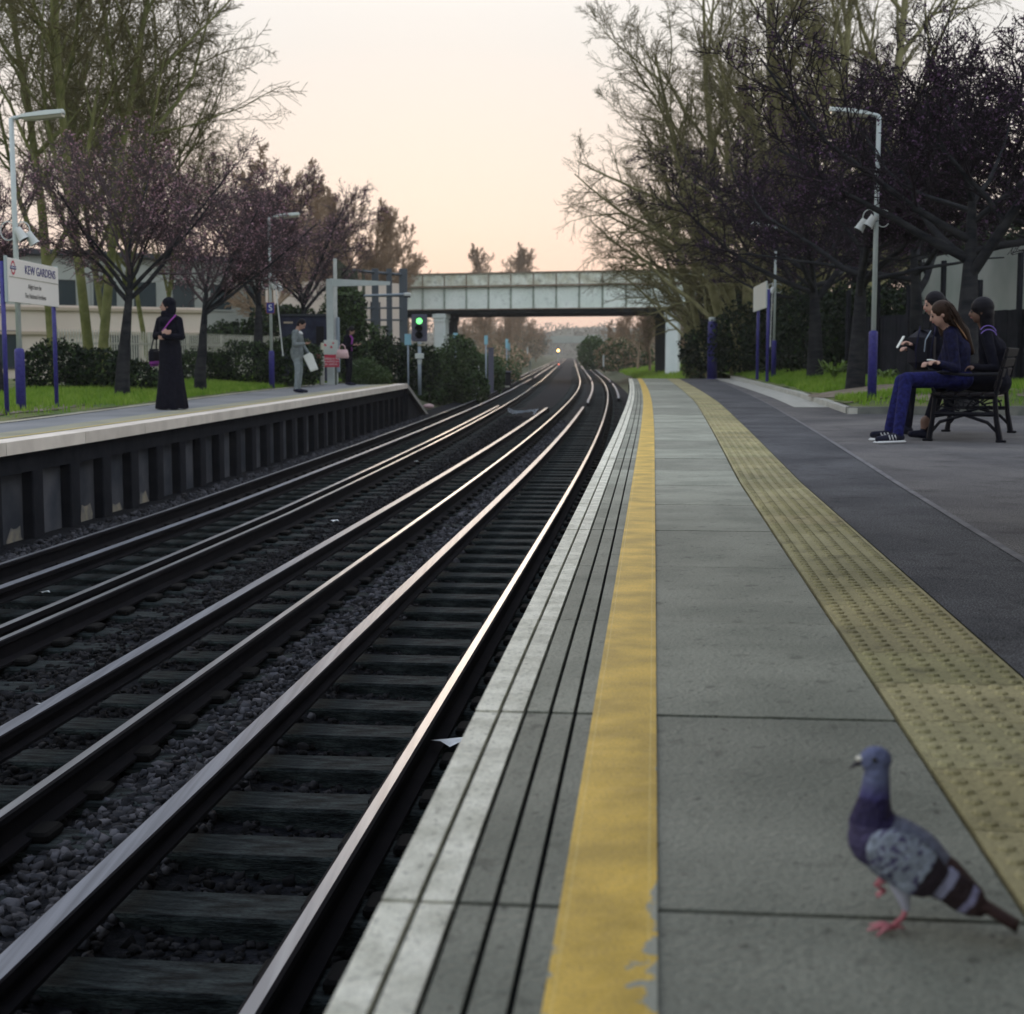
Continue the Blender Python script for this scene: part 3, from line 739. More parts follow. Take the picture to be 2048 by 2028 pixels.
L.new(sc.outputs[2], bg.inputs[0]); bg.inputs[1].default_value = 1.0
sun = bpy.data.lights.new('sun', 'SUN'); sun.energy = .5; sun.angle = R(14); sun.color = (1, .78, .58)
so = bpy.data.objects.new('sun', sun); COL.objects.link(so)
d = Vector((math.sin(SUN_AZ) * math.cos(SUN_EL), math.cos(SUN_AZ) * math.cos(SUN_EL), math.sin(SUN_EL)))
so.rotation_euler = (-d).to_track_quat('-Z', 'Y').to_euler()
S.render.engine = 'CYCLES'; S.view_settings.view_transform = 'Standard'; S.view_settings.look = 'None'; S.view_settings.exposure = 0.12; S.view_settings.gamma = 1
S.render.resolution_x = 1024; S.render.resolution_y = 1014
#@@PART2@@
mat('girder_rib', (.26, .30, .25), .8, c2=(.42, .47, .42), scale=3)
# ------------------------------------------------------------------ trees
def grow_tree(seed, levels, trunk, stems=1, stem_spread=0, lean=(0, 0), bud=None, wob=.12, rmin=.004):
    """levels: list of (n_children, len_ratio, angle_deg, up, seglen_count, start_t). trunk: (height, radius)"""
    rg = random.Random(seed); thick = []; thin = []; tips = []
    def branch(p, d, ln, r, lv):
        nseg = levels[lv][4]; pts = [p]; rad = [r]; q = Vector(p); dd = Vector(d).normalized()
        up = levels[lv][3]; sl = ln / nseg
        wb_ = wob * (.35 if lv == 0 else 1)
        for i in range(nseg):
            dd = dd + Vector((rg.gauss(0, wb_), rg.gauss(0, wb_), rg.gauss(0, wb_) + up * .12)); dd.normalize()
            q = q + dd * sl; pts.append(q.copy()); rad.append(max(r * (1 - .78 * (i + 1) / nseg), rmin * .7))
        if r > .028: thick.append((pts, rad))
        else:
            for i in range(nseg): thin.append((pts[i], pts[i + 1], rad[i], rad[i + 1]))
        if lv + 1 >= len(levels):
            tips.extend(pts[1:]); return
        n, lr, ang, _, _, st = levels[lv + 1]
        n = max(1, int(round(n * rg.uniform(.75, 1.25))))
        for k in range(n):
            t = st + (1 - st) * (k + rg.random()) / n; t = min(t, .985)
            f = t * nseg; i = min(int(f), nseg - 1); pp = pts[i].lerp(pts[i + 1], f - i); pd = (pts[i + 1] - pts[i]).normalized()
            a = rg.uniform(0, 6.283); side = pd.orthogonal().normalized(); side.rotate(Matrix.Rotation(a, 3, pd))
            an = R(ang) * rg.uniform(.6, 1.3); nd = pd * math.cos(an) + side * math.sin(an)
            rr = rad[i] * (1 - (f - i)) + rad[i + 1] * (f - i)
            branch(pp, nd, ln * lr * rg.uniform(.65, 1.15) * (1.15 - .55 * t), max(min(rr * .72, r * .5), rmin), lv + 1)
    for s in range(stems):
        a = 6.283 * s / max(stems, 1) + rg.random(); sp_ = stem_spread * rg.uniform(.5, 1.1)
        d = Vector((math.cos(a) * sp_ + lean[0], math.sin(a) * sp_ + lean[1], 1)).normalized()
        branch(Vector((math.cos(a) * .12 * (stems > 1), math.sin(a) * .12 * (stems > 1), -.1)), d, trunk[0] * rg.uniform(.85, 1.1), trunk[1], 0)
    return thick, thin, tips
def prisms(segs, sides=3):
    n = len(segs); p0 = np.array([s[0] for s in segs]); p1 = np.array([s[1] for s in segs]); r0 = np.array([s[2] for s in segs]); r1 = np.array([s[3] for s in segs])
    d = p1 - p0; d /= np.linalg.norm(d, axis=1)[:, None] + 1e-9
    ref = np.where(np.abs(d[:, 2:3]) > .9, np.array([[1., 0, 0]]), np.array([[0, 0, 1.]])); a = np.cross(d, ref); a /= np.linalg.norm(a, axis=1)[:, None]; b = np.cross(d, a)
    V = np.zeros((n, 2 * sides, 3))
    for k in range(sides):
        an = 2 * math.pi * k / sides; o = a * math.cos(an) + b * math.sin(an)
        V[:, k] = p0 + o * r0[:, None]; V[:, sides + k] = p1 + o * r1[:, None]
    q = np.array([[k, (k + 1) % sides, sides + (k + 1) % sides, sides + k] for k in range(sides)])
    Q = (q[None] + (np.arange(n) * 2 * sides)[:, None, None]).reshape(-1, 4); return V.reshape(-1, 3), Q
def tree_meshes(seed, bark, twig, bud=None, nbud=0, budr=.02, **kw):
    thick, thin, tips = grow_tree(seed, **kw)
    mb = MB()
    for pts, rad in thick: mb.tube(pts, rad, 10 if rad[0] > .08 else 6, cap=False)
    tm = mb.mesh('trunk', [bark], smooth=True)
    if seed in (31, 37):      # crown lifted by pruning
        lim = lambda p: p[2] > 1.95 or math.hypot(p[0], p[1]) < .4
        thin = [q for q in thin if lim(q[0]) and lim(q[1])]; tips = [q for q in tips if lim(q)]
    V, Q = prisms(thin); cm = None; mi = np.zeros(len(Q)); mats = [twig]
    if bud:
        rr = np.random.default_rng(seed); T = np.array([tuple(t) for t in tips]); n = min(nbud, len(T) * 4); c = T[rr.integers(len(T), size=n)] + rr.normal(0, .035, (n, 3))
        s = budr * rr.uniform(.5, 1.3, n); o = rr.normal(size=(n, 4, 3)); o /= np.linalg.norm(o, axis=2)[:, :, None]
        V2 = (c[:, None] + o * s[:, None, None]).reshape(-1, 3); Q2 = np.arange(n * 4).reshape(-1, 4) + len(V)
        V = np.concatenate([V, V2]); Q = np.concatenate([Q, Q2]); mi = np.concatenate([mi, np.ones(n)]); mats.append(bud)
    cm = fast_mesh('crown', V, Q, mats, mi)
    zz = np.sort(V[:, 2]); print('tree', seed, len(thick), len(thin), 'h', zz[int(len(zz) * .995)]); HT[seed] = zz[int(len(zz) * .995)]
    return tm, cm, zz[int(len(zz) * .995)]
TREES = {}; HT = {}
TREES['tall1'] = tree_meshes(11, 'bark_green', 'twig_green', levels=[(1, 1, 0, .3, 9, 0), (13, .52, 40, .5, 8, .22), (9, .46, 42, .25, 6, .15), (9, .5, 42, .12, 5, .1), (6, .55, 42, .05, 3, .15)], trunk=(11.0, .12), stems=2, stem_spread=.26, wob=.10, rmin=.0085)
TREES['tall2'] = tree_meshes(23, 'bark_green', 'twig_green', levels=[(1, 1, 0, .3, 9, 0), (14, .5, 38, .55, 8, .2), (9, .46, 42, .3, 6, .15), (9, .5, 42, .12, 5, .1), (6, .55, 42, .05, 3, .15)], trunk=(11.5, .14), stems=1, wob=.10, rmin=.0085)
PL = [(1, 1, 0, .2, 5, 0), (9, 1.6, 46, .45, 7, .7), (9, .45, 42, .3, 5, .15), (8, .5, 42, .15, 4, .1), (6, .55, 42, .1, 3, .1)]
TREES['plum1'] = tree_meshes(5, 'bark_dark', 'twig_left', 'bud_pink', 5000, .020, levels=PL, trunk=(2.0, .125), wob=.09, rmin=.006)
TREES['plum2'] = tree_meshes(8, 'bark_dark', 'twig_left', 'bud_pink', 5400, .020, levels=PL, trunk=(2.0, .115), wob=.10, rmin=.006)
PD = [(1, 1, 0, .2, 5, 0), (11, 1.7, 56, .25, 8, .6), (10, .48, 44, .1, 6, .12), (9, .5, 44, .02, 4, .1), (6, .55, 44, .0, 3, .1)]
TREES['dark1'] = tree_meshes(31, 'bark_dark', 'twig_dark', 'bud_dark', 8500, .021, levels=PD, trunk=(2.4, .16), wob=.11, rmin=.007)
TREES['dark2'] = tree_meshes(37, 'bark_dark', 'twig_dark', 'bud_dark', 8500, .021, levels=PD, trunk=(2.3, .15), wob=.11, rmin=.007)
TREES['pale1'] = tree_meshes(41, 'bark_pale', 'twig_green', levels=[(1, 1, 0, .25, 10, 0), (10, .54, 36, .25, 8, .10), (9, .45, 42, .02, 6, .12), (8, .5, 42, 0, 5, .1), (5, .55, 42, 0, 3, .1)], trunk=(13.5, .2), stems=3, stem_spread=.30, lean=(-.14, 0), wob=.085, rmin=.009)
TREES['pale2'] = tree_meshes(43, 'bark_pale', 'twig_green', levels=[(1, 1, 0, .4, 10, 0), (13, .40, 34, .5, 8, .12), (9, .45, 38, .25, 6, .12), (8, .5, 40, .1, 5, .1), (5, .55, 42, 0, 3, .1)], trunk=(15, .22), stems=2, stem_spread=.16, wob=.07, rmin=.0085)
TREES['far1'] = tree_meshes(51, 'bark_brown', 'twig_brown', levels=[(1, 1, 0, .5, 8, 0), (14, .42, 30, .9, 6, .15), (10, .45, 32, .6, 5, .12), (9, .5, 35, .3, 4, .1), (6, .55, 38, .2, 3, .1)], trunk=(10, .18), wob=.07, rmin=.016)
TREES['far2'] = tree_meshes(53, 'bark_brown', 'twig_brown', levels=[(1, 1, 0, .3, 8, 0), (12, .5, 42, .6, 6, .2), (10, .45, 38, .4, 5, .12), (9, .5, 38, .2, 4, .1), (6, .55, 40, .1, 3, .1)], trunk=(8, .17), wob=.09, rmin=.016)
def plant_tree(kind, loc, rz, sc, label, name='tree', group=None, cat='tree'):
    t = thing(name, label, cat, loc, rz, group); t.scale = (sc, sc, sc) if not hasattr(sc, '__len__') else sc
    tm, cm, _h = TREES[kind]; link('trunk', tm, t); link('crown', cm, t); return t
def at(x, y, dist): return px(x, y, dist)
gl = 'green-barked trees behind the left platform'
plant_tree('tall1', (at(190, 760, 33), 33, .1), .6, 1.0, 'tall bare forked tree with green mossy bark behind the woman in black robes', group=gl)
plant_tree('tall2', (at(110, 760, 37), 37, .1), 2.0, 1.05, 'tall bare tree with mossy trunk rising right of the station name board', group=gl)
plant_tree('tall2', (at(-60, 760, 35), 35, .1), 4.0, 1.0, 'bare green tree partly cut off by the left edge of the photo', group=gl)
plant_tree('tall1', (at(240, 760, 41), 41, .1), 5.1, .84, 'bare mossy tree filling the gap behind the robed woman and forked tree', group=gl)
plant_tree('tall1', (at(310, 760, 46), 46, .1), 3.2, .74, 'bare mossy tree further back between the name board and the second lamp', group=gl)
pk = 'small plum trees in bud on the left lawn'
plant_tree('plum1', (at(244, 795, 27), 27, .08), 1.2, 1.22, 'small plum tree with dark ringed trunk just left of the robed woman', 'plum_tree', pk)
plant_tree('plum2', (at(401, 782, 31.6), 31.6, .08), 0.3, 1.32, 'budding plum tree with pink haze just right of the robed woman', 'plum_tree', pk)
plant_tree('plum1', (at(520, 765, 39), 39, .08), 3.0, 1.45, 'budding plum tree immediately left of the lamp post bearing the S sign', 'plum_tree', pk)
plant_tree('plum2', (at(-2, 830, 26), 26, .08), 2.6, 1.1, 'plum tree at the very left edge behind the name board', 'plum_tree', pk)
plant_tree('plum2', (at(-90, 830, 27), 27, .08), 4.6, 1.1, 'plum tree left of the frame whose pink twigs reach into view', 'plum_tree', pk)
plant_tree('plum1', (at(620, 760, 50), 50, .0), 5.2, 1.6, 'wide plum tree behind the man in the grey suit', 'plum_tree', pk)
for i, (x, top, dd, kd) in enumerate([(570, 320, 88, 'far2'), (630, 350, 96, 'far1'), (690, 385, 104, 'far1'), (765, 425, 110, 'far1'), (815, 490, 120, 'far2')]):
    plant_tree(kd, (at(x, 700, dd), dd, -.3), 2 + i * 1.9, (pz(top, dd) + .3) / TREES[kd][2], ['furthest left brown tree behind the second platform lamp', 'slim brown tree directly above the white pole', 'slim brown tree between the white pole and the timber screen', 'slim brown tree above the right half of the timber screen', 'low brown tree touching the left end of the bridge'][i], group='brown bare trees beyond the left platform')
fb = 'brown bare trees beyond the left platform'
for i, (x, top, dd, kd) in enumerate([(600, 345, 78, 'far2'), (660, 380, 84, 'far1'), (735, 400, 90, 'far1'), (790, 460, 100, 'far2'), (700, 430, 112, 'far2'), (545, 300, 66, 'far2')]):
    h = pz(top, dd)
    lab = ['bare brown tree left of the twin poplars', 'tall slim bare brown tree above the grey gantry post', 'tallest slim bare brown tree above the timber screen', 'rounded bare brown tree just left of the bridge end', 'bare brown tree seen through the gaps of its taller neighbours', 'bare brown tree rising above the second platform lamp'][i]
    plant_tree(kd, (at(x, 700, dd), dd, -.3), i * 1.3, (h + .3) / TREES[kd][2], lab, group=fb)
wb = 'large bare trees on the right bank'
plant_tree('pale1', (at(1480, 720, 52), 52, .1), 0, .96, 'large pale bare tree sweeping left over the bridge', group=wb)
plant_tree('pale2', (at(1560, 720, 56), 56, .1), 1.3, 1.12, 'very tall straight pale bare tree behind the small white sign', group=wb)
plant_tree('pale2', (at(1700, 720, 50), 50, .1), 3.3, 1.1, 'very tall bare tree with pale trunks rising behind the right lamp post', group=wb)
plant_tree('pale1', (at(1425, 720, 57), 57, 0), .35, .80, 'broad bare tree whose twigs reach furthest left over the bridge', group=wb)
plant_tree('pale1', (at(1405, 720, 66), 66, 0), -.3, .72, 'medium pale bare tree beside the right end of the bridge', group=wb)
plant_tree('pale1', (at(1640, 720, 47), 47, .1), .25, .80, 'pale bare tree fanning out behind the purple post and lamp', group=wb)
#plant_tree('pale2', (at(1920, 720, 45), 45, .1), 5.0, .95, 'tall bare tree towering behind the people on the bench', group=wb)
dk = 'dark plum trees on the right lawn'
plant_tree('dark1', (at(1975, 790, 19.5), 20.5, .25), 2.4, 1.30, 'spreading dark plum tree right behind the bench', 'plum_tree', dk)
plant_tree('dark2', (at(1710, 775, 27), 27, .28), 1.9, 1.25, 'dark plum tree with thick trunk left of the tall right lamp', 'plum_tree', dk)
plant_tree('dark1', (at(1630, 748, 36), 36, .28), 3.6, 1.42, 'dark plum tree further back between the white sign and the lamp', 'plum_tree', dk)
plant_tree('dark2', (at(1840, 760, 30), 30, .28), 4.5, 1.35, 'dark plum tree behind the long-haired girl', 'plum_tree', dk)
plant_tree('dark2', (at(2180, 800, 24), 24, .28), 0.2, 1.35, 'dark plum tree just outside the right edge with twigs in view', 'plum_tree', dk)
plant_tree('dark1', (at(1620, 745, 43), 43, .28), 5.5, 1.35, 'dark twiggy plum tree just right of the white sign', 'plum_tree', dk)
for i, (x, y, dd, kd, top) in enumerate([(1395, 730, 72, 'far2', 560), (1275, 730, 128, 'far2', 600), (1300, 728, 112, 'far1', 560), (1225, 700, 150, 'far2', 640), (1240, 700, 175, 'far1', 610)]):
    plant_tree(kd, (at(x, 720, dd), dd, -.4), i * 2.1, (pz(top, dd) + .4) / TREES[kd][2], ['bare tree tangled behind the right bridge column', 'bare tree seen between the far bridge columns on the right', 'slim bare tree just left of the right bridge column', 'small hazy bare tree beyond the bridge on the right', 'slim hazy bare tree further beyond the bridge on the right'][i], group='bare trees beyond the bridge on the right')
for i, (x, top, dd, kd) in enumerate([(915, 608, 130, 'far2'), (965, 604, 150, 'far2'), (1010, 620, 175, 'far2'), (1045, 618, 205, 'far2'), (960, 490, 210, 'far1'), (1020, 488, 215, 'far1'), (1040, 500, 235, 'far1'), (1072, 640, 260, 'far2')]):
    plant_tree(kd, (at(x, 700, dd), dd, -.6), i * 1.7, (pz(top, dd) + .6) / TREES[kd][2], ['bare tree right of the left bridge column', 'bare tree second from the left bridge column under the bridge', 'hazy bare tree beneath the middle of the bridge', 'round hazy tree beneath the bridge nearest the tracks', 'wispy tree top showing above the bridge parapet, left one', 'wispy tree top above the bridge parapet, middle one', 'wispy tree top above the bridge parapet, right one', 'faint hazy tree beside the distant overbridge'][i], group='bare trees beyond the bridge on the left')

# ------------------------------------------------------------------ bushes and hedges
def leaf_cloud(seed, ells, n, size, mats, weights=None, flat=.5):
    rr = np.random.default_rng(seed); vol = np.array([e[3] * e[4] * e[5] for e in ells]) ** (2 / 3); ei = rr.choice(len(ells), n, p=vol / vol.sum()); E = np.array(ells)
    d = rr.normal(size=(n, 3)); d /= np.linalg.norm(d, axis=1)[:, None]
    f = (np.sin(d[:, 0] * 5 + ei) * np.sin(d[:, 1] * 6 + 2 * ei) * np.sin(d[:, 2] * 5 + ei)); rad = (.62 + .42 * rr.random(n) ** .6) * (1 + .18 * f)
    c = E[ei, :3] + d * E[ei, 3:6] * rad[:, None]
    keep = c[:, 2] > -.05; c = c[keep]; n = len(c)
    s = size * rr.uniform(.5, 1.4, n); a = rr.normal(size=(n, 3)); a /= np.linalg.norm(a, axis=1)[:, None]; b = rr.normal(size=(n, 3)); b -= a * (a * b).sum(1)[:, None]; b /= np.linalg.norm(b, axis=1)[:, None]
    V = np.stack([c - a * s[:, None], c + b * s[:, None] * flat, c + a * s[:, None], c - b * s[:, None] * flat], 1).reshape(-1, 3)
    mi = rr.choice(len(mats), n, p=weights)
    return fast_mesh('foliage', V, np.arange(n * 4).reshape(-1, 4), mats, mi)
def bush(name, label, loc, ells, n, size, mats, weights=None, seed=1, group=None, cat='bush', flat=.5):
    t = thing(name, label, cat, loc, 0, group); link('foliage', leaf_cloud(seed, ells, n, size, mats, weights, flat), t)
    m = MB(); rg = random.Random(seed)
    for e in ells:
        for k in range(4): m.tube([(e[0] * .6 + rg.uniform(-.2, .2), e[1] * .6 + rg.uniform(-.2, .2), 0), (e[0] + rg.uniform(-.3, .3) * e[3], e[1] + rg.uniform(-.3, .3) * e[4], e[2])], [.02, .008], 4)
    m.build('stem', 'bark_dark', t); return t
bush('bush', 'dark leafy bush under the forked green tree behind the name board', (at(165, 760, 29.5), 29.5, .1), [(-.5, 0, .42, .75, .6, .60), (.25, .3, .36, .7, .6, .5), (.9, .2, .26, .6, .5, .38)], 8000, .05, ['leaf_dark', 'leaf_mid'], [.75, .25], 2)
bush('bush', 'low dark hedge between the two plum trees right of the robed woman', (at(450, 760, 36), 37.5, .1), [(-.9, 0, .35, .8, .6, .5), (.3, 0, .45, .9, .7, .62), (1.4, .2, .5, .8, .7, .7)], 9000, .055, ['leaf_dark', 'leaf_mid'], [.65, .35], 3)
bush('ivy_mass', 'tall dark green ivy covered thicket behind the second lamp', (at(560, 700, 50), 51, 0), [(-1.8, 0, .9, 1.4, 1, 1.0), (0, .2, 1.2, 1.5, 1, 1.3)], 14000, .08, ['leaf_dark', 'leaf_mid'], [.6, .4], 4)
bush('ivy_mass', 'ivy climbing beside the timber screen behind the lady with pink bag', (at(715, 700, 47), 47, 0), [(-.6, 0, 1.0, .75, .5, 1.9), (.3, 0, .7, .9, .5, 1.1), (-.3, .1, 2.1, .6, .45, .9)], 9000, .07, ['leaf_mid', 'leaf_ivy', 'leaf_dark'], [.45, .2, .35], 5)
bush('bush', 'small green bush right beside the lady with the pink bag', (at(728, 770, 40.8), 40.9, .0), [(0, 0, .3, .45, .35, .42), (.35, .1, .2, .4, .3, .3)], 3000, .045, ['leaf_ivy', 'leaf_mid'], [.5, .5], 6)
bush('bush', 'dark ivy bush behind the first blue sign at the platform end', (at(765, 740, 46.5), 47, -.3), [(0, 0, .7, 1.0, .5, .9), (1.1, .3, .6, .7, .5, .85)], 8000, .06, ['leaf_dark', 'leaf_mid'], [.8, .2], 7)
bush('ivy_bush', 'bright green ivy bush spilling down beside the signal post', (at(900, 760, 56), 57, -1.1), [(-.5, 0, 1.0, .8, .7, 1.15), (.25, .4, 1.3, .8, .8, 1.35), (.8, 0, .6, .7, .6, .7), (-.9, -1, .5, .6, .8, .6)], 14000, .065, ['leaf_ivy', 'leaf_mid', 'leaf_dark'], [.45, .35, .2], 8)
bush('bush', 'dense green bush right of the ivy beneath the left bridge column', (at(950, 740, 70), 70, -1.0), [(-.6, 0, 1.0, 1.0, 1, 1.3), (.5, .5, .8, .9, 1, 1.0)], 9000, .08, ['leaf_ivy', 'leaf_mid'], [.4, .6], 9)
bush('bush', 'low bramble bank left of the tracks beyond the dark box', (at(1000, 735, 92), 92, -1.0), [(-1, 0, .7, 1.3, 2, 1.0), (.2, 3, .6, 1.1, 2, .8), (0, 10, .6, 1.4, 4, .9)], 9000, .10, ['leaf_mid', 'leaf_ivy', 'twig_brown'], [.4, .3, .3], 10)
bush('bush', 'hazy hedge along the left of the distant tracks', (at(1040, 720, 170), 175, -1.0), [(-2, 0, 1, 3, 14, 1.8), (-3, 30, 1.4, 3, 16, 2.4), (-3, 60, 1.4, 3, 16, 2.6)], 12000, .2, ['leaf_mid', 'twig_brown'], [.4, .6], 11)
bush('evergreen_bush', 'dark rounded evergreen bush right of the distant tracks', (at(1186, 705, 150), 150, -.8), [(0, 0, 1.6, 1.5, 1.5, 1.7), (1.2, .5, 1.2, 1.2, 1.2, 1.2)], 7000, .14, ['leaf_mid', 'leaf_ivy'], [.75, .25], 12)
bush('bush', 'dusky bush right of the dark evergreen beyond the bridge', (at(1235, 705, 140), 140, -.8), [(0, 0, 1.2, 2.0, 1.5, 1.8), (2.0, 1, 1.2, 1.6, 1.2, 1.5)], 8000, .14, ['leaf_mid', 'twig_brown'], [.6, .4], 13)
bush('bush', 'grey green thicket between the right bridge column and the purple post', (at(1412, 740, 62), 63, -.3), [(0, 0, .8, .9, .9, 1.1), (1.0, 0, 1.3, 1.0, .8, 1.5)], 10000, .07, ['leaf_mid', 'leaf_dark', 'twig_green'], [.4, .35, .25], 14)
bush('ivy_bush', 'ivy thicket right of the purple post behind the white sign', (at(1465, 740, 56), 57, 0), [(0, 0, 1.2, 1.1, .8, 1.4), (1.2, 0, 1.5, 1.0, .8, 1.7)], 9000, .07, ['leaf_dark', 'leaf_mid'], [.6, .4], 15)
hd = 'black hedge sections behind the right lawn'
for i, (x, dd, hh) in enumerate([(1545, 49, 2.1), (1615, 46, 2.4), (1690, 42, 2.3), (1775, 38, 2.0), (1480, 52, 1.5)]):
    bush('hedge', ['tall black hedge behind the white sign posts', 'tall black hedge right of the white sign', 'black hedge behind the thick dark plum trunk', 'black hedge directly behind the tall right lamp', 'low black hedge right of the purple post'][i], (at(x, 740, dd), dd, .25), [(-1.0, 0, hh * .5, 1.1, .7, hh * .56), (.1, .2, hh * .55, 1.2, .7, hh * .6), (1.2, 0, hh * .5, 1.1, .7, hh * .55)], 9000, .07, ['leaf_dark', 'leaf_mid'], [.9, .1], 20 + i, hd, 'hedge')
for i, (x, dd, z0, hh) in enumerate([(1600, 60, 0, 6.5), (1740, 60, 0, 7), (1880, 56, 0, 6.0), (2030, 54, 0, 6.5), (1500, 66, 0, 5.0)]):
    bush('evergreen_tree', ['tall dark evergreen mass behind the white sign', 'tall dark evergreen mass behind the right lamp', 'dark evergreen mass behind the two girls on the bench', 'dark evergreen mass at the right edge above the pale wall', 'dark evergreen mass beside the end of the bridge'][i], (at(x, 740, dd), dd, z0), [(-1.0, 0, hh * .45, 1.8, 1.3, hh * .5), (1.2, 0, hh * .5, 1.8, 1.3, hh * .5), (0, .5, hh * .75, 1.6, 1.2, hh * .25)], 11000, .12, ['leaf_dark', 'twig_dark', 'leaf_mid'], [.6, .3, .1], 30 + i, 'dark evergreens behind the right lawn', 'tree')
# strappy plants on the lawn
def strappy(label, loc, n, h, seed):
    t = thing('leafy_plant', label, 'plant', loc, 0, 'leafy plants on the right lawn'); m = MB(); rg = random.Random(seed)
    for i in range(n):
        a = rg.uniform(0, 6.28); l = h * rg.uniform(.6, 1.2); w = .018; pts = []
        for k in range(6): q = k / 5; pts.append((math.cos(a) * l * .7 * q ** 1.3 + rg.gauss(0, .01), math.sin(a) * l * .7 * q ** 1.3, l * (q - .55 * q * q * rg.uniform(.7, 1.4)) * 1.3))
        for p, q in zip(pts, pts[1:]):
            sx, sy = -math.sin(a) * w, math.cos(a) * w
            m.quad((p[0] - sx, p[1] - sy, p[2]), (p[0] + sx, p[1] + sy, p[2]), (q[0] + sx, q[1] + sy, q[2]), (q[0] - sx, q[1] - sy, q[2]))
    m.build('leaves', 'leaf_blade', t)
strappy('tuft of long arching green leaves left of the thick plum trunk', (at(1668, 752, 32), 32, .28), 60, .5, 1)
strappy('tuft of arching leaves right beside the tall lamp base', (at(1772, 760, 29.5), 29.5, .28), 40, .35, 2)

# ------------------------------------------------------------------ buildings
def wall_with(name, label, cat, A0, A1, z0, z1, wm, openings, trim=None, roof=None, th=.4, depth=8):
    t = thing(name, label, cat, (A0[0], A0[1], z0), math.atan2(A1[1] - A0[1], A1[0] - A0[0])); Ln = math.hypot(A1[0] - A0[0], A1[1] - A0[1]); H = z1 - z0
    m = MB(); m.box((Ln / 2, depth / 2, H / 2), (Ln, depth, H)); m.build('wall', wm, t)
    for (x0, x1, a, b, kind) in openings:
        f = MB(); w = .08
        for (cx_, cz, dx, dz) in (((x0 + x1) / 2, b, x1 - x0 + w, w), ((x0 + x1) / 2, a, x1 - x0 + w, w), (x0, (a + b) / 2, w, b - a - w), (x1, (a + b) / 2, w, b - a - w)): f.box((cx_, -.03, cz), (dx, .10, dz))
        fr = f.build('window', 'grey_wall' if kind == 'w' else 'roof_dark', t)
        p = MB(); p.box(((x0 + x1) / 2, .0, (a + b) / 2), (x1 - x0 - w, .03, b - a - w)); p.build('pane', 'glass_dark', fr)
    if trim:
        m = MB()
        for z in trim: m.box((Ln / 2, -.06, z), (Ln + .1, .12, .12))
        m.build('trim', 'cream_trim', t)
    if roof: m = MB(); m.box((Ln / 2, depth / 2 - .1, H + .16), (Ln + .8, depth + .6, .3), bev=.05); m.build('roof', roof, t)
    return t
x0b, x1b = at(-60, 700, 58), at(415, 700, 62)
wall_with('cream_building', 'long cream rendered building glimpsed behind the left trees', 'building', (x0b, 56), (x1b, 62), -.3, 2.75, 'cream_wall', [(1.2, 2.6, .6, 2.0, 'd'), (6.0, 7.4, .3, 1.9, 'd'), (9.2, 9.9, .3, 1.9, 'd')], trim=(1.95, 2.9), depth=6)
wall_with('apartment_block', 'grey green flat roofed block with windows behind the cream building', 'building', (at(90, 700, 74), 72), (at(560, 700, 80), 80), -.3, 5.6, 'grey_wall', [(1 + 2.1 * i, 2.3 + 2.1 * i, 3.4, 4.8, 'w') for i in range(6)], roof='roof_dark')
wall_with('pale_house', 'pale two storey house hidden by trees at the far left', 'building', (at(-260, 700, 60), 58), (at(60, 700, 66), 66), -.3, 4.4, 'pale_wall', [(2 + 2 * i, 3.2 + 2 * i, 2.4, 3.6, 'w') for i in range(3)], roof='roof_dark')
wall_with('cream_house', 'cream walled house seen through the timber screen', 'building', (at(690, 700, 70), 70), (at(812, 700, 74), 74), -.5, 4.3, 'cream_wall', [(.5, 1.2, 2.6, 3.8, 'd'), (2.0, 2.6, 2.6, 3.8, 'd')], roof=None, depth=5)
wall_with('pale_shed', 'long pale green grey wall behind the bench people at the right', 'building', (at(1838, 700, 38), 38), (at(2200, 700, 27), 29), .2, 3.25, 'pale_wall', [], roof=None, depth=4)
# fence in front of pale wall
t = thing('board_fence', 'low black board fence with tall posts behind the bench', 'fence', (at(1700, 740, 34), 34, .25)); A1_ = (at(2200, 740, 26), 25.5); Ln = math.hypot(A1_[0] - t.location.x, A1_[1] - 34); t.rotation_euler = (0, 0, math.atan2(A1_[1] - 34, A1_[0] - t.location.x))
m = MB(); x = 0
while x < Ln: m.box((x + .07, random.uniform(-.005, .005), .72), (.13, .02, 1.44 + random.uniform(-.02, .02))); x += .14
m.build('boards', 'fence_board', t)
for i in range(8): m = MB(); m.box((i * Ln / 7, -.08, 1.25), (.09, .09, 2.5 if i % 2 else 1.6), bev=.01); m.build('post', 'fence_board', t)

# palisade fence, left
fA = (at(120, 740, 34), 34); fB = (at(560, 740, 50), 50); Ln = math.hypot(fB[0] - fA[0], fB[1] - fA[1])
t = thing('palisade_fence', 'pale metal palisade fence between the left lawn and the cream building', 'fence', (fA[0], fA[1], .05), math.atan2(fB[1] - fA[1], fB[0] - fA[0]))
m = MB(); x = 0
while x < Ln: m.box((x, 0, .68), (.045, .02, 1.30)); m.box((x, 0, 1.35), (.02, .018, .06)); x += .15
m.build('pales', 'fence_white', t); m = MB()
for z in (.25, 1.05): m.box((Ln / 2, .03, z), (Ln, .03, .05))
m.build('rail', 'fence_white', t)
for i in range(7): m = MB(); m.box((i * Ln / 6, .07, .68), (.07, .05, 1.36)); m.build('post', 'fence_white', t)
fA = (at(640, 740, 49), 49.3); fB = (at(835, 740, 52), 52); Ln = math.hypot(fB[0] - fA[0], fB[1] - fA[1])
t = thing('railings', 'dark metal railings at the foot of the timber screen', 'fence', (fA[0], fA[1], -.25), math.atan2(fB[1] - fA[1], fB[0] - fA[0])); m = MB(); x = 0
while x < Ln: m.box((x, 0, .75), (.035, .03, 1.5)); x += .14
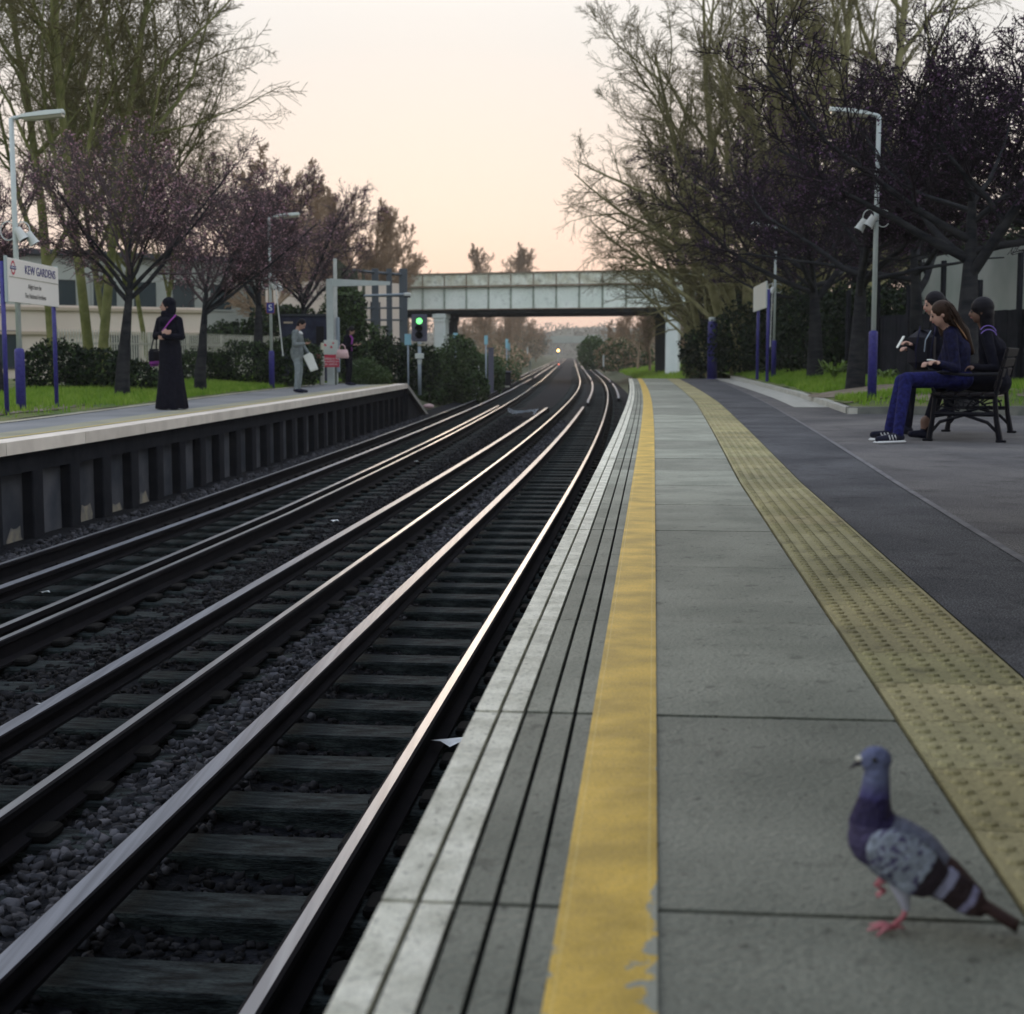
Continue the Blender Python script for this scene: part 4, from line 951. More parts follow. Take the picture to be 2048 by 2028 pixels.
for z in (.2, 1.35): m.box((Ln / 2, .025, z), (Ln, .02, .05))
m.build('bars', 'fence_metal', t)
# tall timber/steel screen
sc_pts = [(676, 50, 519), (706, 52.5, 541), (740, 53, 542), (751, 53.4, 543), (779, 54.2, 547), (807, 55, 550)]
t = thing('timber_screen', 'tall weathered screen of posts and rails left of the bridge', 'screen', (at(676, 700, 50), 50, -.4)); bx, by = t.location.x, t.location.y
def loc2(x, d): return (at(x, 640, d) - bx, d - by)
m = MB(); a = loc2(676, 50); b = loc2(706, 52.5)
for i in range(9):
    f = i / 8; x = a[0] + (b[0] - a[0]) * f; y = a[1] + (b[1] - a[1]) * f; top = pz(519 + (545 - 519) * f, 50 + 2.5 * f); m.box((x, y, (top + .4) / 2), (.11, .11, top + .4), tone=None)
m.build('close_boards', 'screen_wood', t)
P0 = loc2(706, 52.5); P1 = loc2(812, 55.2)
for x, d, w in ((712, 52.7, .16), (728, 53.1, .10), (751, 53.6, .24), (779, 54.3, .2), (807, 55, .3)):
    q = loc2(x, d); top = pz(543, d) + .1; m = MB(); m.box((q[0], q[1], (top + .4) / 2), (w, .16, top + .4), bev=.01); m.build('post', 'screen_steel' if w > .18 else 'screen_wood', t)
for yy in (545, 616, 640, 592): 
    m = MB(); q0 = (P0[0], P0[1], pz(yy - (4 if yy == 545 else 0), 52.5) + .4); q1 = (P1[0], P1[1], pz(yy + (5 if yy == 545 else 0), 55.2) + .4); m.tube([q0, q1], .035 if yy != 545 else .055, 5); m.build('rail', 'screen_steel', t)

# ------------------------------------------------------------------ road bridge
Bv = Vector((16.8, -5.6, 0)).normalized(); Bn = Vector((-Bv.y, Bv.x, 0)); ang = math.atan2(Bv.y, Bv.x)
O = Vector((at(812, 600, 103.5), 103.5, 0))
t = thing('road_bridge', 'pale green steel road bridge on white columns crossing the tracks', 'bridge', (O.x, O.y, 0), ang)
zb, zm, zt = pz(621, 103.5), pz(575, 103.5), pz(550, 103.5)
Lb = 32; X0 = -6
for gy in (0, 11.0):
    m = MB(); m.box((X0 + Lb / 2, gy, (zb + zm) / 2), (Lb, .10, zm - zb)); m.build('girder', 'girder', t)
    m = MB(); m.box((X0 + Lb / 2, gy + (.02 if gy == 0 else -.02), (zm + zt) / 2 + .03), (Lb, .06, zt - zm - .06)); m.build('parapet', 'girder_stain', t)
    s = -1 if gy == 0 else 1
    m = MB(); m.box((X0 + Lb / 2, gy + s * .12, zm), (Lb, .34, .12)); m.box((X0 + Lb / 2, gy + s * .16, zb + .03), (Lb, .44, .06)); m.build('flange', 'rust' if gy == 0 else 'girder_dark', t)
    m = MB(); m.box((X0 + Lb / 2, gy, zt + .03), (Lb, .22, .09)); m.build('coping', 'rust', t)
    if gy == 0:
        for i in range(18):
            x = X0 + .8 + i * 1.62; m = MB(); m.box((x, -.10, (zb + zm) / 2), (.035, .12, zm - zb - .14)); m.box((x, -.045, (zb + zm) / 2), (.14, .012, zm - zb - .14)); m.build('stiffener', 'girder_rib', t)
            m = MB(); m.box((x, -.05, (zm + zt) / 2), (.05, .08, zt - zm - .14)); m.build('parapet_rib', 'rust', t)
m = MB(); m.box((X0 + Lb / 2, 5.5, zb + .45), (Lb, 10.6, .3)); 
for i in range(20): m.box((X0 + .8 + i * 1.62, 5.5, zb + .15), (.2, 10.6, .3))
m.build('deck', 'girder_dark', t)
for gy in (0.25, 10.7):
    m = MB(); m.box((X0 + Lb / 2, gy, zb - .12), (Lb, .5, .24)); m.build('bearing_beam', 'girder_dark', t)
cl = [2.55, 19.0]
for ci, cxx in enumerate(cl):
    for gy, mm in ((.25, 'column_white'), (10.7, 'girder_dark')):
        wx_ = (.35 * Bv.x + 10.0 * Bv.y) if gy > 1 else 0; wy_ = (.35 * Bn.x + 10.0 * Bn.y) if gy > 1 else gy
        cxx_ = cxx + wx_; gy = wy_ if gy > 1 else gy
        m = MB(); m.box((cxx_, gy, (zb - .24 - 1.2) / 2), (.86, .86, zb - .24 + 1.2), bev=.08); m.box((cxx_, gy, zb - .42), (1.0, 1.0, .3), bev=.03); m.box((cxx_, gy, zb - .75), (.95, .95, .08)); m.build('column', mm, t)
# abutment slopes hidden by trees; distant overbridge
D2 = 350
t = thing('distant_overbridge', 'low hazy grey overbridge far down the line', 'bridge', (at(1118, 700, D2), D2, 0))
m = MB(); m.box((0, 0, (pz(672, D2) + pz(686, D2)) / 2), (15, .8, pz(672, D2) - pz(686, D2))); m.build('parapet', 'grey_wall', t)
m = MB(); m.box((0, 3, pz(686, D2) + .2), (15, 6, .4)); m.build('deck', 'girder_dark', t)
for s in (-1, 1): m = MB(); m.box((s * 9.5, 3, 2.0), (4.5, 6, 6.4)); m.build('abutment', 'grey_wall', t)

# distant woodland (one far-off mass each side)
def far_mass(name, label, ells, n, size, mats, w, seed):
    me = leaf_cloud(seed, ells, n, size, mats, w, .35); tag(link(name, me), label, 'woodland', kind='stuff')
el = []; rg = random.Random(4)
for i in range(26):
    y = 230 + i * 16; x = A(y) - rg.uniform(9, 20) - i * .25; h = rg.uniform(3.0, 5.5); el.append((x, y, h * .6, 4, 6, h * .75))
far_mass('distant_woodland', 'hazy distant woodland left of the line', el, 60000, .22, ['far_wood', 'twig_brown'], [.6, .4], 61)
el = []
for i in range(26):
    y = 185 + i * 17; x = A(y) + rg.uniform(8, 18) + i * .2; h = rg.uniform(3.0, 5.5); el.append((x, y, h * .6, 4, 6, h * .75))
far_mass('distant_woodland', 'hazy distant woodland right of the line', el, 60000, .22, ['far_wood', 'twig_brown', 'leaf_mid'], [.5, .3, .2], 62)
el = [(A(800) - 160 + i * 22, 800 + rg.uniform(-30, 30), 4, 18, 18, rg.uniform(10, 17)) for i in range(15)]
far_mass('distant_woodland', 'pale wooded rise on the horizon at the end of the line', el, 30000, .9, ['far_wood'], [1], 63)
hv = []; hx = list(range(-420, 521, 20))
for y_, f_ in ((820, 0), (860, .75), (900, 1.0), (980, 1.05)):
    for x_ in hx: hv.append((A(800) + x_, y_, -1.2 + f_ * (16 + 2.5 * math.sin(x_ * .03) + 1.6 * math.sin(x_ * .09 + 1))))
nh = len(hx); mb = MB(); mb.add(hv, [(j * nh + i, j * nh + i + 1, (j + 1) * nh + i + 1, (j + 1) * nh + i) for j in range(3) for i in range(nh - 1)]); struct(mb.build('hills', 'far_wood', smooth=True))
# grass bank on the right beyond the platform
def gbk():
    y = 60 + 120 * rng.random() ** 1.4; u = 2.4 + 9 * rng.random(); x = A(y) + u; return x, y, gz(u, y) + .02
grass_blades('grass', 'bright green grass bank right of the tracks beyond the platform end', 26000, gbk, (.12, .34), 'grass_far', .035)
el = [(A(64) + 3.6, 64, -.6, 1.4, 3.5, .42), (A(72) + 5.5, 72, -.5, 2.0, 3, .5)]
far_mass('bramble_patch', 'dark low brambles between platform end and the grass bank', el, 5000, .06, ['leaf_dark', 'twig_dark'], [.5, .5], 64)

# ------------------------------------------------------------------ lamps and signs
def speaker(parent, x, y, z, ang):
    d = Vector((math.cos(ang) * .5, math.sin(ang) * .5, -.8)).normalized(); p = Vector((x, y, z)); m = MB()
    m.tube([p - d * .06, p - d * .055, p + d * .10, p + d * .125], [.03, .055, .068, .078], 14); o = m.build('speaker', 'white_paint', parent, smooth=False)
    m = MB(); m.tube([p + d * .118, p + d * .128], [.066, .066], 14); m.build('speaker_mouth', 'black_part', o)
def lamp_post(name, label, loc, rz, h, head=True, sleeve=.91, spk=1.75, flip=1, hh=.74, group='lamp posts on the platforms', cover=True):
    t = thing(name, label, 'lamp post', loc, rz, group)
    m = MB(); m.tube([(0, 0, sleeve - .02), (0, 0, h)], [.038, .034], 16); m.build('pole', 'pole_grey', t, True)
    m = MB(); m.lathe([(.068, -.12), (.068, sleeve - .03), (.060, sleeve), (.036, sleeve + .012)], n=20); s = m.build('base_sleeve', 'purple_paint', t, True)
    if head:
        m = MB(); m.tube([(0, 0, h - .07), (0, 0, h), (.03 * flip, 0, h + .01), (.14 * flip, 0, h + .03)], .030, 10); m.build('bracket', 'pole_grey', t, True)
        m = MB(); L_ = hh; secs = [(.10, .045, .03), (.18, .10, .055), (.45, .12, .07), (.72, .11, .06), (L_ + .08, .04, .03)]; vs = []
        for (x, w, th) in secs:
            zc = h + .025 + (x - .1) * .10
            for (yy, zz) in ((-w, -th * .35), (-w * .85, th * .5), (0, th * .85), (w * .85, th * .5), (w, -th * .35)): vs.append((x * flip, yy, zc + zz))
        fs = [(i * 5 + k, i * 5 + k + 1, i * 5 + k + 6, i * 5 + k + 5) for i in range(4) for k in range(4)] + [tuple(range(5)), tuple(20 + k for k in range(4, -1, -1))] + [(i * 5 + 4, i * 5, i * 5 + 5, i * 5 + 9) for i in range(4)]
        m.add(vs, fs); hd_ = m.build('lamp_head', 'lamp_shell', t)
        m = MB(); vs = []
        for (x, w, th) in secs[1:4]:
            zc = h + .025 + (x - .1) * .10
            for (yy, zz) in ((-w * .85, -th * .38), (-w * .6, -th * .95), (w * .6, -th * .95), (w * .85, -th * .38)): vs.append((x * flip, yy, zc + zz))
        fs = [(i * 4 + k, i * 4 + k + 1, i * 4 + k + 5, i * 4 + k + 4) for i in range(2) for k in range(3)] + [(0, 1, 2, 3), (11, 10, 9, 8)]
        m.add(vs, fs); m.build('lens', 'lamp_lens', hd_)
    if spk:
        speaker(t, .07 * flip, -.05, sleeve + spk, 0 if flip > 0 else math.pi); speaker(t, .19 * flip, .03, sleeve + spk - .05, .3 if flip > 0 else math.pi)
        m = MB(); m.box((.08 * flip, 0, sleeve + spk - .02), (.2, .03, .03)); m.build('speaker_bracket', 'pole_grey', t)
        for (cx_, r_, yy) in ((-.10 * flip, .13, .0), (.10 * flip, .12, .03)):
            m = MB(); pts = [(cx_ + r_ * .8 * math.cos(a), yy, sleeve + spk + .02 + r_ * math.sin(a)) for a in np.linspace(.6, 5.6, 16)]
            if flip * cx_ > 0: pts = [(cx_ + r_ * .8 * math.cos(a), yy, sleeve + spk + .03 + r_ * math.sin(a)) for a in np.linspace(3.4, -.3, 12)]
            m.tube(pts, .008, 6); m.build('cable_loop', 'cable_white', t)
    return t
x1, y1 = gp(43, 829)
lamp_post('lamp_post', 'tall lamp post with purple base behind the station name board', (x1, y1, .01), 0, pz(238, y1) - .01, hh=.66, spk=1.62)
x2, y2 = gp(544, 777)
t2 = lamp_post('lamp_post', 'second left lamp post carrying the small blue S sign', (x2, y2, .0), 0, pz(436, y2), hh=.66, spk=1.62)
zS = pz(616, y2); m = MB(); m.box((.0, -.045, zS), (.185, .012, .25), bev=.004); sp_ = m.build('stop_sign', 'sign_blue', t2)
mat('sign_orange', (.35, .10, .03), .6)
m = MB(); 
for sx_ in (-1, 1): m.box((sx_ * .098, -.044, zS), (.010, .012, .27))
for sx_ in (-1, 1): m.box((0, -.044, zS + sx_ * .131), (.186, .012, .010))
m.build('sign_border', 'sign_orange', sp_)
o = text_mesh('S', .21, 'text_white', 'letter', sp_, (0, -.053, zS), (math.pi / 2, 0, 0))
m = MB(); m.tube([(at(549, 549, y2 - .1) - x2, -.1, pz(549, y2 - .1)), (at(566, 712, y2 - .1) - x2, -.1, pz(712, y2 - .1))], .014, 8); m.build('hinged_strut', 'white_paint', t2)
xr, yr = at(1744, 780, 22.2), 22.2
lamp_post('lamp_post', 'nearest right lamp post with purple base left of the bench', (xr, yr, .26), 0, 4.1, sleeve=.93, spk=1.66, flip=-1, hh=.66)
xr2, yr2 = at(1547, 745, 41.6), 41.6
t3 = lamp_post('lamp_post', 'right lamp post standing beside the blank white sign', (xr2, yr2, .28), 0, 4.1, sleeve=.93, spk=1.45, flip=-1, hh=.66)
m = MB(); m.tube([(-.09, -.1, 2.55), (-.125, -.1, .75)], .013, 6); m.build('hinged_strut', 'white_paint', t3)

# station name board
xa, ya = gp(19, 835); xb, yb = gp(118, 821); Ls = math.hypot(xb - xa, yb - ya)
t = thing('station_sign', 'white station name board on two purple posts at the left', 'station sign', (xa, ya, .0), math.atan2(yb - ya, xb - xa))
zb_, zt_ = 1.55, 2.135
for x in (0, Ls):
    m = MB(); m.tube([(x, .03, -.1), (x, .03, zt_ - .05)], .032, 12); m.build('post', 'purple_paint', t, True)
    m = MB(); m.box((x, -.02, (zb_ + zt_) / 2 + .01), (.07, .03, zt_ - zb_ + .03)); m.build('clamp', 'sign_frame', t)
m = MB(); m.box((Ls / 2, -.04, (zb_ + zt_) / 2), (Ls - .02, .03, zt_ - zb_), bev=.004); bd = m.build('board', 'sign_face', t)
zmid = zb_ + .335
m = MB(); m.box((Ls / 2, -.057, zmid), (Ls - .05, .004, .012)); m.build('divider', 'edge_pale', bd)
rc = (.20, -.058, (zmid + zt_) / 2)
m = MB(); n = 28; vs = []
for r_ in (.095, .068):
    for k in range(n): a = 6.2832 * k / n; vs.append((rc[0] + r_ * math.cos(a), rc[1], rc[2] + r_ * math.sin(a)))
m.add(vs, [(k, (k + 1) % n, n + (k + 1) % n, n + k) for k in range(n)]); m.build('roundel_ring', 'sign_red', bd)
m = MB(); m.box((rc[0], rc[1] - .003, rc[2]), (.25, .004, .042)); rb = m.build('roundel_bar', 'text_navy', bd)
text_mesh('UNDERGROUND', .026, 'text_white', 'lettering', rb, (rc[0], rc[1] - .007, rc[2]), (math.pi / 2, 0, 0), sx=1.15, ext=.001)
text_mesh('KEW GARDENS', .17, 'text_navy', 'lettering', bd, (Ls * .615, -.058, (zmid + zt_) / 2 - .003), (math.pi / 2, 0, 0), sx=1.28)
text_mesh('Alight here for', .098, 'text_grey', 'lettering', bd, (Ls * .49, -.058, zb_ + .235), (math.pi / 2, 0, 0), sx=1.12, ext=.001)
text_mesh('The National Archives', .098, 'text_grey', 'lettering', bd, (Ls * .50, -.058, zb_ + .105), (math.pi / 2, 0, 0), sx=1.15, ext=.001)
# right sign
xa, ya = at(1508, 600, 39), 39; xb, yb = at(1533, 600, 35.4), 35.4; Ls = math.hypot(xb - xa, yb - ya)
t = thing('station_sign', 'blank looking pale sign on two purple posts beside the right lamp', 'station sign', (xa, ya, .28), math.atan2(yb - ya, xb - xa))
za_, zb_ = pz(575, 39) - .28, pz(624, 39) - .28
for x in (.8, Ls - .02): m = MB(); m.tube([(x, .05, -.1), (x, .05, za_ - .2)], .04, 12); m.build('post', 'purple_paint', t, True)
m = MB(); m.box((Ls / 2, 0, (za_ + zb_) / 2), (Ls, .04, za_ - zb_), bev=.005); m.build('board', 'sign_face_dim', t)
# purple post
xq, yq = at(1424, 752, 49.3), 49.3
t = thing('purple_post', 'thick purple round post with white cap at the platform end', 'post', (xq, yq, 0)); m = MB(); m.lathe([(.165, 0), (.165, 1.86), (.15, 1.90), (.13, 1.92)], n=24); m.build('shaft', 'purple_paint', t, True)
m = MB(); m.lathe([(.12, 1.90), (.135, 1.96), (.14, 2.02), (.12, 2.05), (.03, 2.06)], n=24); m.build('cap', 'pole_grey', t, True)
m = MB(); m.lathe([(.19, -.02), (.19, .02), (.16, .03)], n=24); m.build('foot_plate', 'purple_paint', t)
# blue marker signs
for (x, dd, zt1, zb1, w, base, lab) in [(816, 42.6, 668, 690, .19, .0, 'pale blue marker sign on a post at the end of the left platform'), (911, 60, 666, 684, .19, -1.1, 'pale blue marker sign standing in the ivy right of the signal'), (972, 66, 671, 689, .16, -1.1, 'pale blue marker sign beside the tall dark post'), (1013.5, 96, 678, 696, .17, -.9, 'left of the two small distant blue marker signs'), (1018, 104, 686, 700, .17, -.9, 'right of the two small distant blue marker signs')]:
    X = at(x, 680, dd); t = thing('marker_sign', lab, 'sign', (X, dd, base), 0, 'pale blue marker signs along the left of the tracks'); z1, z0 = pz(zt1, dd) - base, pz(zb1, dd) - base
    m = MB(); m.tube([(0, 0, -.1), (0, 0, z0 + .05)], .025 if dd < 50 else .035, 10); m.build('post', 'steel_blue', t, True); m = MB(); m.box((0, -.035, (z1 + z0) / 2), (w, .02, z1 - z0), bev=.006); m.build('plate', 'cyan_sign', t)
# tall dark post + dark box
t = tag(link('cabinet_post', (lambda m: (m.box((0, 0, 1.0), (.25, .3, 2.0), bev=.02), m.box((0, 0, 2.03), (.29, .34, .06)), m.mesh('cabinet_post', ['signal_box']))[-1])(MB()), None, (at(982, 740, 67), 67, -.95)), 'tall dark narrow cabinet right of the third blue sign', 'cabinet')
t = thing('equipment_box', 'low black trackside equipment box beyond the ivy', 'equipment box', (at(1008, 740, 78), 78, -.95)); m = MB(); m.box((0, 0, .45), (.72, .5, .7), bev=.03); m.build('body', 'black_part', t); m = MB(); m.box((0, 0, .83), (.8, .58, .06)); m.build('lid', 'signal_box', t); m = MB(); m.box((0, 0, .05), (.6, .4, .1)); m.build('plinth', 'kerb_stone', t)
for (x, y0p, y1p, dd, lab) in [(1207, 712, 726, 120, 'small white marker post in the grass right of the tracks'), (1060.5, 724, 736, 112, 'small white marker post left of the tracks'), (957, 734, 768, 62, 'thin pale stake in the weeds left of the far track'), (1055, 695, 705, 190, 'tiny white post far away left of the tracks')]:
    z1, z0 = pz(y0p, dd), pz(y1p, dd); t = thing('marker_post', lab, 'post', (at(x, 720, dd), dd, z0 - .3)); m = MB(); m.box((0, 0, (z1 - z0) / 2 + .15), (.12 if dd > 100 else .06, .08, z1 - z0 + .3)); m.build('shaft', 'white_paint', t); m = MB(); m.box((0, 0, z1 - z0 + .33), (.16 if dd > 100 else .07, .1, .06), bev=.02); m.build('cap', 'white_paint', t)
# signal
dd = 42.3; X = at(839, 700, dd); bz_ = 0.0 - .24
t = thing('colour_signal', 'railway signal showing green on a post at the left platform end', 'signal', (X, dd, bz_)); zz = lambda y: pz(y, dd) - bz_
m = MB(); m.tube([(0, 0, -.1), (0, 0, zz(684))], .052, 14); m.build('post', 'steel_blue', t, True)
m = MB(); m.box((0, .03, (zz(628) + zz(683)) / 2), (.45, .06, zz(628) - zz(683)), bev=.03); bp_ = m.build('backboard', 'signal_box', t)
m = MB(); m.box((0, .12, (zz(628) + zz(683)) / 2), (.3, .16, .7), bev=.02); m.build('housing', 'signal_box', t)
for yy, mm in ((642, 'green_lamp'), (657, 'black_part'), (671, 'black_part')):
    z = zz(yy); m = MB(); m.tube([(0, -.02, z), (0, -.03, z)], .088, 20); l = m.build('lens', mm, bp_)
    m = MB(); n = 14; vs = []
    for k in range(n + 1):
        a = -.3 + (math.pi + .6) * k / n
        for yv, r_ in ((0, .105), (-.22, .115)): vs.append((r_ * math.cos(a), yv, z + r_ * math.sin(a)))
    m.add(vs, [(2 * k, 2 * k + 1, 2 * k + 3, 2 * k + 2) for k in range(n)]); m.build('hood', 'black_part', l)
m = MB(); m.box((0, -.06, zz(712)), (.25, .07, .15), bev=.01); m.box((0, -.06, zz(709)), (.26, .075, .01)); m.build('plate', 'sign_face_dim', t)
m = MB(); m.tube([(0, 0, zz(719)), (0, 0, zz(724))], [.075, .06], 12); m.tube([(0, 0, zz(724)), (0, 0, zz(728))], [.06, .054], 12); m.build('collar', 'pole_grey', t)
m = MB(); m.box((.06, -.02, zz(690)), (.22, .1, .05)); m.build('bracket', 'edge_pale', t)
# small repeater behind and amber light and red disc far away
dd = 330; t = thing('distant_signal', 'distant signal showing a bright amber light by the far overbridge', 'signal', (at(1116.5, 700, dd), dd, -1.0)); m = MB(); zl = pz(701, dd) + 1.0; m.tube([(0, 0, 0), (0, 0, zl)], .08, 8); m.build('post', 'steel_blue', t); m = MB(); m.box((0, 0, zl), (.7, .2, 1.3), bev=.05); m.build('head', 'signal_box', t); m = MB(); m.tube([(0, -.12, zl), (0, -.16, zl)], .27, 12); m.build('lamp', 'amber_lamp', t)
dd = 190; t = thing('red_disc_box', 'small dark box with a glowing red disc between the far rails', 'signal', (at(1117.5, 728, dd), dd, -1.15)); zl = pz(728.5, dd) + 1.15; m = MB(); m.box((0, 0, zl * .5), (.3, .2, max(zl + .15, .3)), bev=.03); m.build('body', 'signal_box', t); m = MB(); m.tube([(0, -.11, zl), (0, -.14, zl)], .09, 10); m.build('lamp', 'red_glow', t)  # small box carrying a glowing red disc
# gantry post with arm, tall white post
dd = 40.6; t = thing('arm_post', 'pale blue grey square post with tapering arm pointing to the tracks', 'gantry post', (at(661, 700, dd), dd, .0)); zz = lambda y: pz(y, dd)
m = MB(); m.box((0, 0, zz(557) / 2), (.18, .18, zz(557)), bev=.01); m.build('post', 'lamp_pole_blue' if 'lamp_pole_blue' in MATS else 'pole_grey', t)
za0, za1 = zz(557), zz(573); xe = at(780, 565, dd) - t.location.x; m = MB(); m.hexa([(.09, -.07, za1), (xe, -.04, zz(570)), (xe, .04, zz(570)), (.09, .07, za1), (.09, -.07, za0 - .01), (xe, -.04, zz(563)), (xe, .04, zz(563)), (.09, .07, za0 - .01)]); m.build('arm', 'pole_grey', t)
m = MB(); m.box((0, 0, .02), (.34, .34, .04)); m.build('base_plate', 'pole_grey', t)
dd = 43; t = thing('white_pole', 'tall thin white pole behind the square gantry post', 'pole', (at(672, 700, dd), dd, .0)); m = MB(); m.box((0, 0, pz(517, dd) / 2), (.10, .08, pz(517, dd)), bev=.008); m.build('shaft', 'white_paint', t); m = MB(); m.box((.06, 0, 1.1), (.1, .14, 1.6), bev=.02); m.build('cover', 'steel_blue', t)
dd = 51.5; t = thing('camera_boom', 'horizontal grey boom with white camera reaching from the timber screen', 'camera', (at(710, 592, dd), dd, pz(592, dd))); xe = at(808, 592, dd) - t.location.x; m = MB(); m.tube([(0, 0, 0), (xe, 0, .06)], .038, 8); m.build('boom', 'steel_blue', t); m = MB(); m.box((xe + .12, -.02, .05), (.24, .16, .13), bev=.03); c_ = m.build('camera_housing', 'white_paint', t); m = MB(); m.box((xe + .12, -.04, -.03), (.2, .12, .05)); m.build('camera_lens', 'black_part', c_); m = MB(); m.box((-.02, .1, -pz(592, dd) / 2 - .2), (.1, .1, pz(592, dd) + .5)); m.build('support', 'screen_steel', t)
# dark kiosk
dd = 42.5; t = thing('kiosk', 'dark navy cabinet shelter behind the man in grey', 'kiosk', (at(606, 700, dd), dd, .05)); Z = pz(632, dd) - .05; m = MB(); m.box((0, .5, Z / 2), (1.35, .9, Z), bev=.02); m.build('body', 'cabinet', t); m = MB(); m.box((0, .5, Z + .03), (1.45, 1.0, .06)); m.build('roof', 'roof_dark', t); m = MB(); m.box((.50, .02, 1.15), (.22, .06, .85)); m.build('panel', 'black_part', t); m = MB(); m.box((-.42, .03, pz(645, dd) - .05), (.26, .04, .05)); m.build('strip', 'cream_trim', t); m = MB()
for i in range(6): m.box((-.3 + i * .12, .035, .75), (.09, .03, .9))
m.build('slats', 'cabinet', t)
t = tag(link('concrete_post', (lambda m: (m.box((0, 0, .4), (.14, .14, .95), bev=.02), m.mesh('concrete_post', ['kerb_stone']))[-1])(MB()), None, (at(624, 765, 41.2), 41.2, .02)), 'short grey concrete post beside the dark kiosk', 'post')
# notice boards
dd = 40.0; t = thing('notice_board', 'white poster panel above a red notice with white lettering', 'notice board', (at(656, 760, dd), dd, .0)); zz = lambda y: pz(y, dd); X = lambda x: at(x, 700, dd) - t.location.x
m = MB(); m.box(((X(648) + X(676)) / 2, -.03, (zz(680) + zz(709)) / 2), (X(676) - X(648), .03, zz(680) - zz(709)), bev=.004); pw = m.build('white_panel', 'sign_face_dim', t)
m = MB(); yy_ = -.05
for (a, b, r_) in ((651, 690, .05), (667, 686, .035), (663, 694, .045)): m.box((X(a), yy_, zz(b)), (r_ * 1.4, .006, r_ * 1.1), ry=.6)
m.build('red_marks', 'sign_red', pw)
m = MB(); m.box(((X(633) + X(678.5)) / 2, -.03, (zz(709.5) + zz(734)) / 2), (X(678.5) - X(633), .03, zz(709.5) - zz(734)), bev=.004); pr = m.build('red_panel', 'sign_red', t)
for i, s_ in enumerate(('Smoking is not', 'permitted on', 'this station')): text_mesh(s_, .085, 'text_white', 'lettering', pr, (X(661), -.049, zz(717 + i * 5.6)), (math.pi / 2, 0, 0), ext=.001)
for x in (640, 671): m = MB(); m.box((X(x), .02, zz(690) / 2), (.05, .05, zz(690))); m.build('leg', 'fence_metal', t)
t = thing('slim_pillar', 'slim cream topped pillar in front of the red notice', 'pillar', (at(645.5, 760, 39.6), 39.6, 0)); m = MB(); m.box((0, 0, pz(705, 39.6) / 2), (.10, .10, pz(705, 39.6)), bev=.02); m.build('shaft', 'kerb_stone', t); m = MB(); m.box((0, 0, (pz(685, 39.6) + pz(705, 39.6)) / 2), (.085, .09, pz(685, 39.6) - pz(705, 39.6)), bev=.03); m.build('head', 'cream_post', t)

# cable hoses in the six-foot, litter
t = thing('cable_loops', 'coiled cable loops lying between the tracks near the rail gaps', 'cable', P(46, -2.6, -1.06))
for k in range(3):
    m = MB(); pts = [(.35 * math.cos(a) * (1 + .2 * k), .9 * math.sin(a) + k * .7, .02 + .10 * max(0, math.sin(a * 2 + k))) for a in np.linspace(-.6, 4.2, 18)]; m.tube(pts, .013, 6); m.build('loop', 'steel_blue', t)
for (x, y, s_, lab) in [(97, 1419, .06, 'white scrap of paper beside the grey side rail'), (903, 1497, .09, 'white fitting lying under the platform edge'), (88, 1190, .05, 'pale scrap between the rails of the far track'), (668, 1046, .06, 'pale scrap of litter in the dark space between tracks'), (832, 925, .04, 'tiny white scrap beside the near track')]:
    q = gp(x, y, -1.05); m = MB(); rg = random.Random(x); vs = [(rg.uniform(-1, 1) * s_, rg.uniform(-1, 1) * s_, rg.uniform(0, .5) * s_) for _ in range(7)]
    vs = [(s_ * math.cos(a) * (1 + .3 * math.sin(3 * a)), .6 * s_ * math.sin(a), .01 + .3 * s_ * abs(math.sin(2 * a))) for a in np.linspace(0, 5.6, 7)] + [(0, 0, .25 * s_)]
    m.add(vs, [(7, i, (i + 1) % 7) for i in range(7)]); tag(m.build('litter', 'litter', None, loc=(q[0], q[1], -1.04)), lab, 'litter')
for (x, y, s_, mm, lab) in [(888, 800, .16, 'litter', 'crumpled white rubbish at the foot of the ivy bush'), (925, 797, .14, 'purple_cloth', 'violet blue bag caught in the weeds by the far track'), (857, 815, .2, 'bag_pink', 'pinkish litter at the foot of the platform ramp')]:
    q = gp(x, y, -1.0); m = MB(); m.ball((0, 0, .06), (s_, s_ * .7, .09), 10); tag(m.build('litter', mm, None, loc=(q[0], q[1], -1.02)), lab, 'litter')
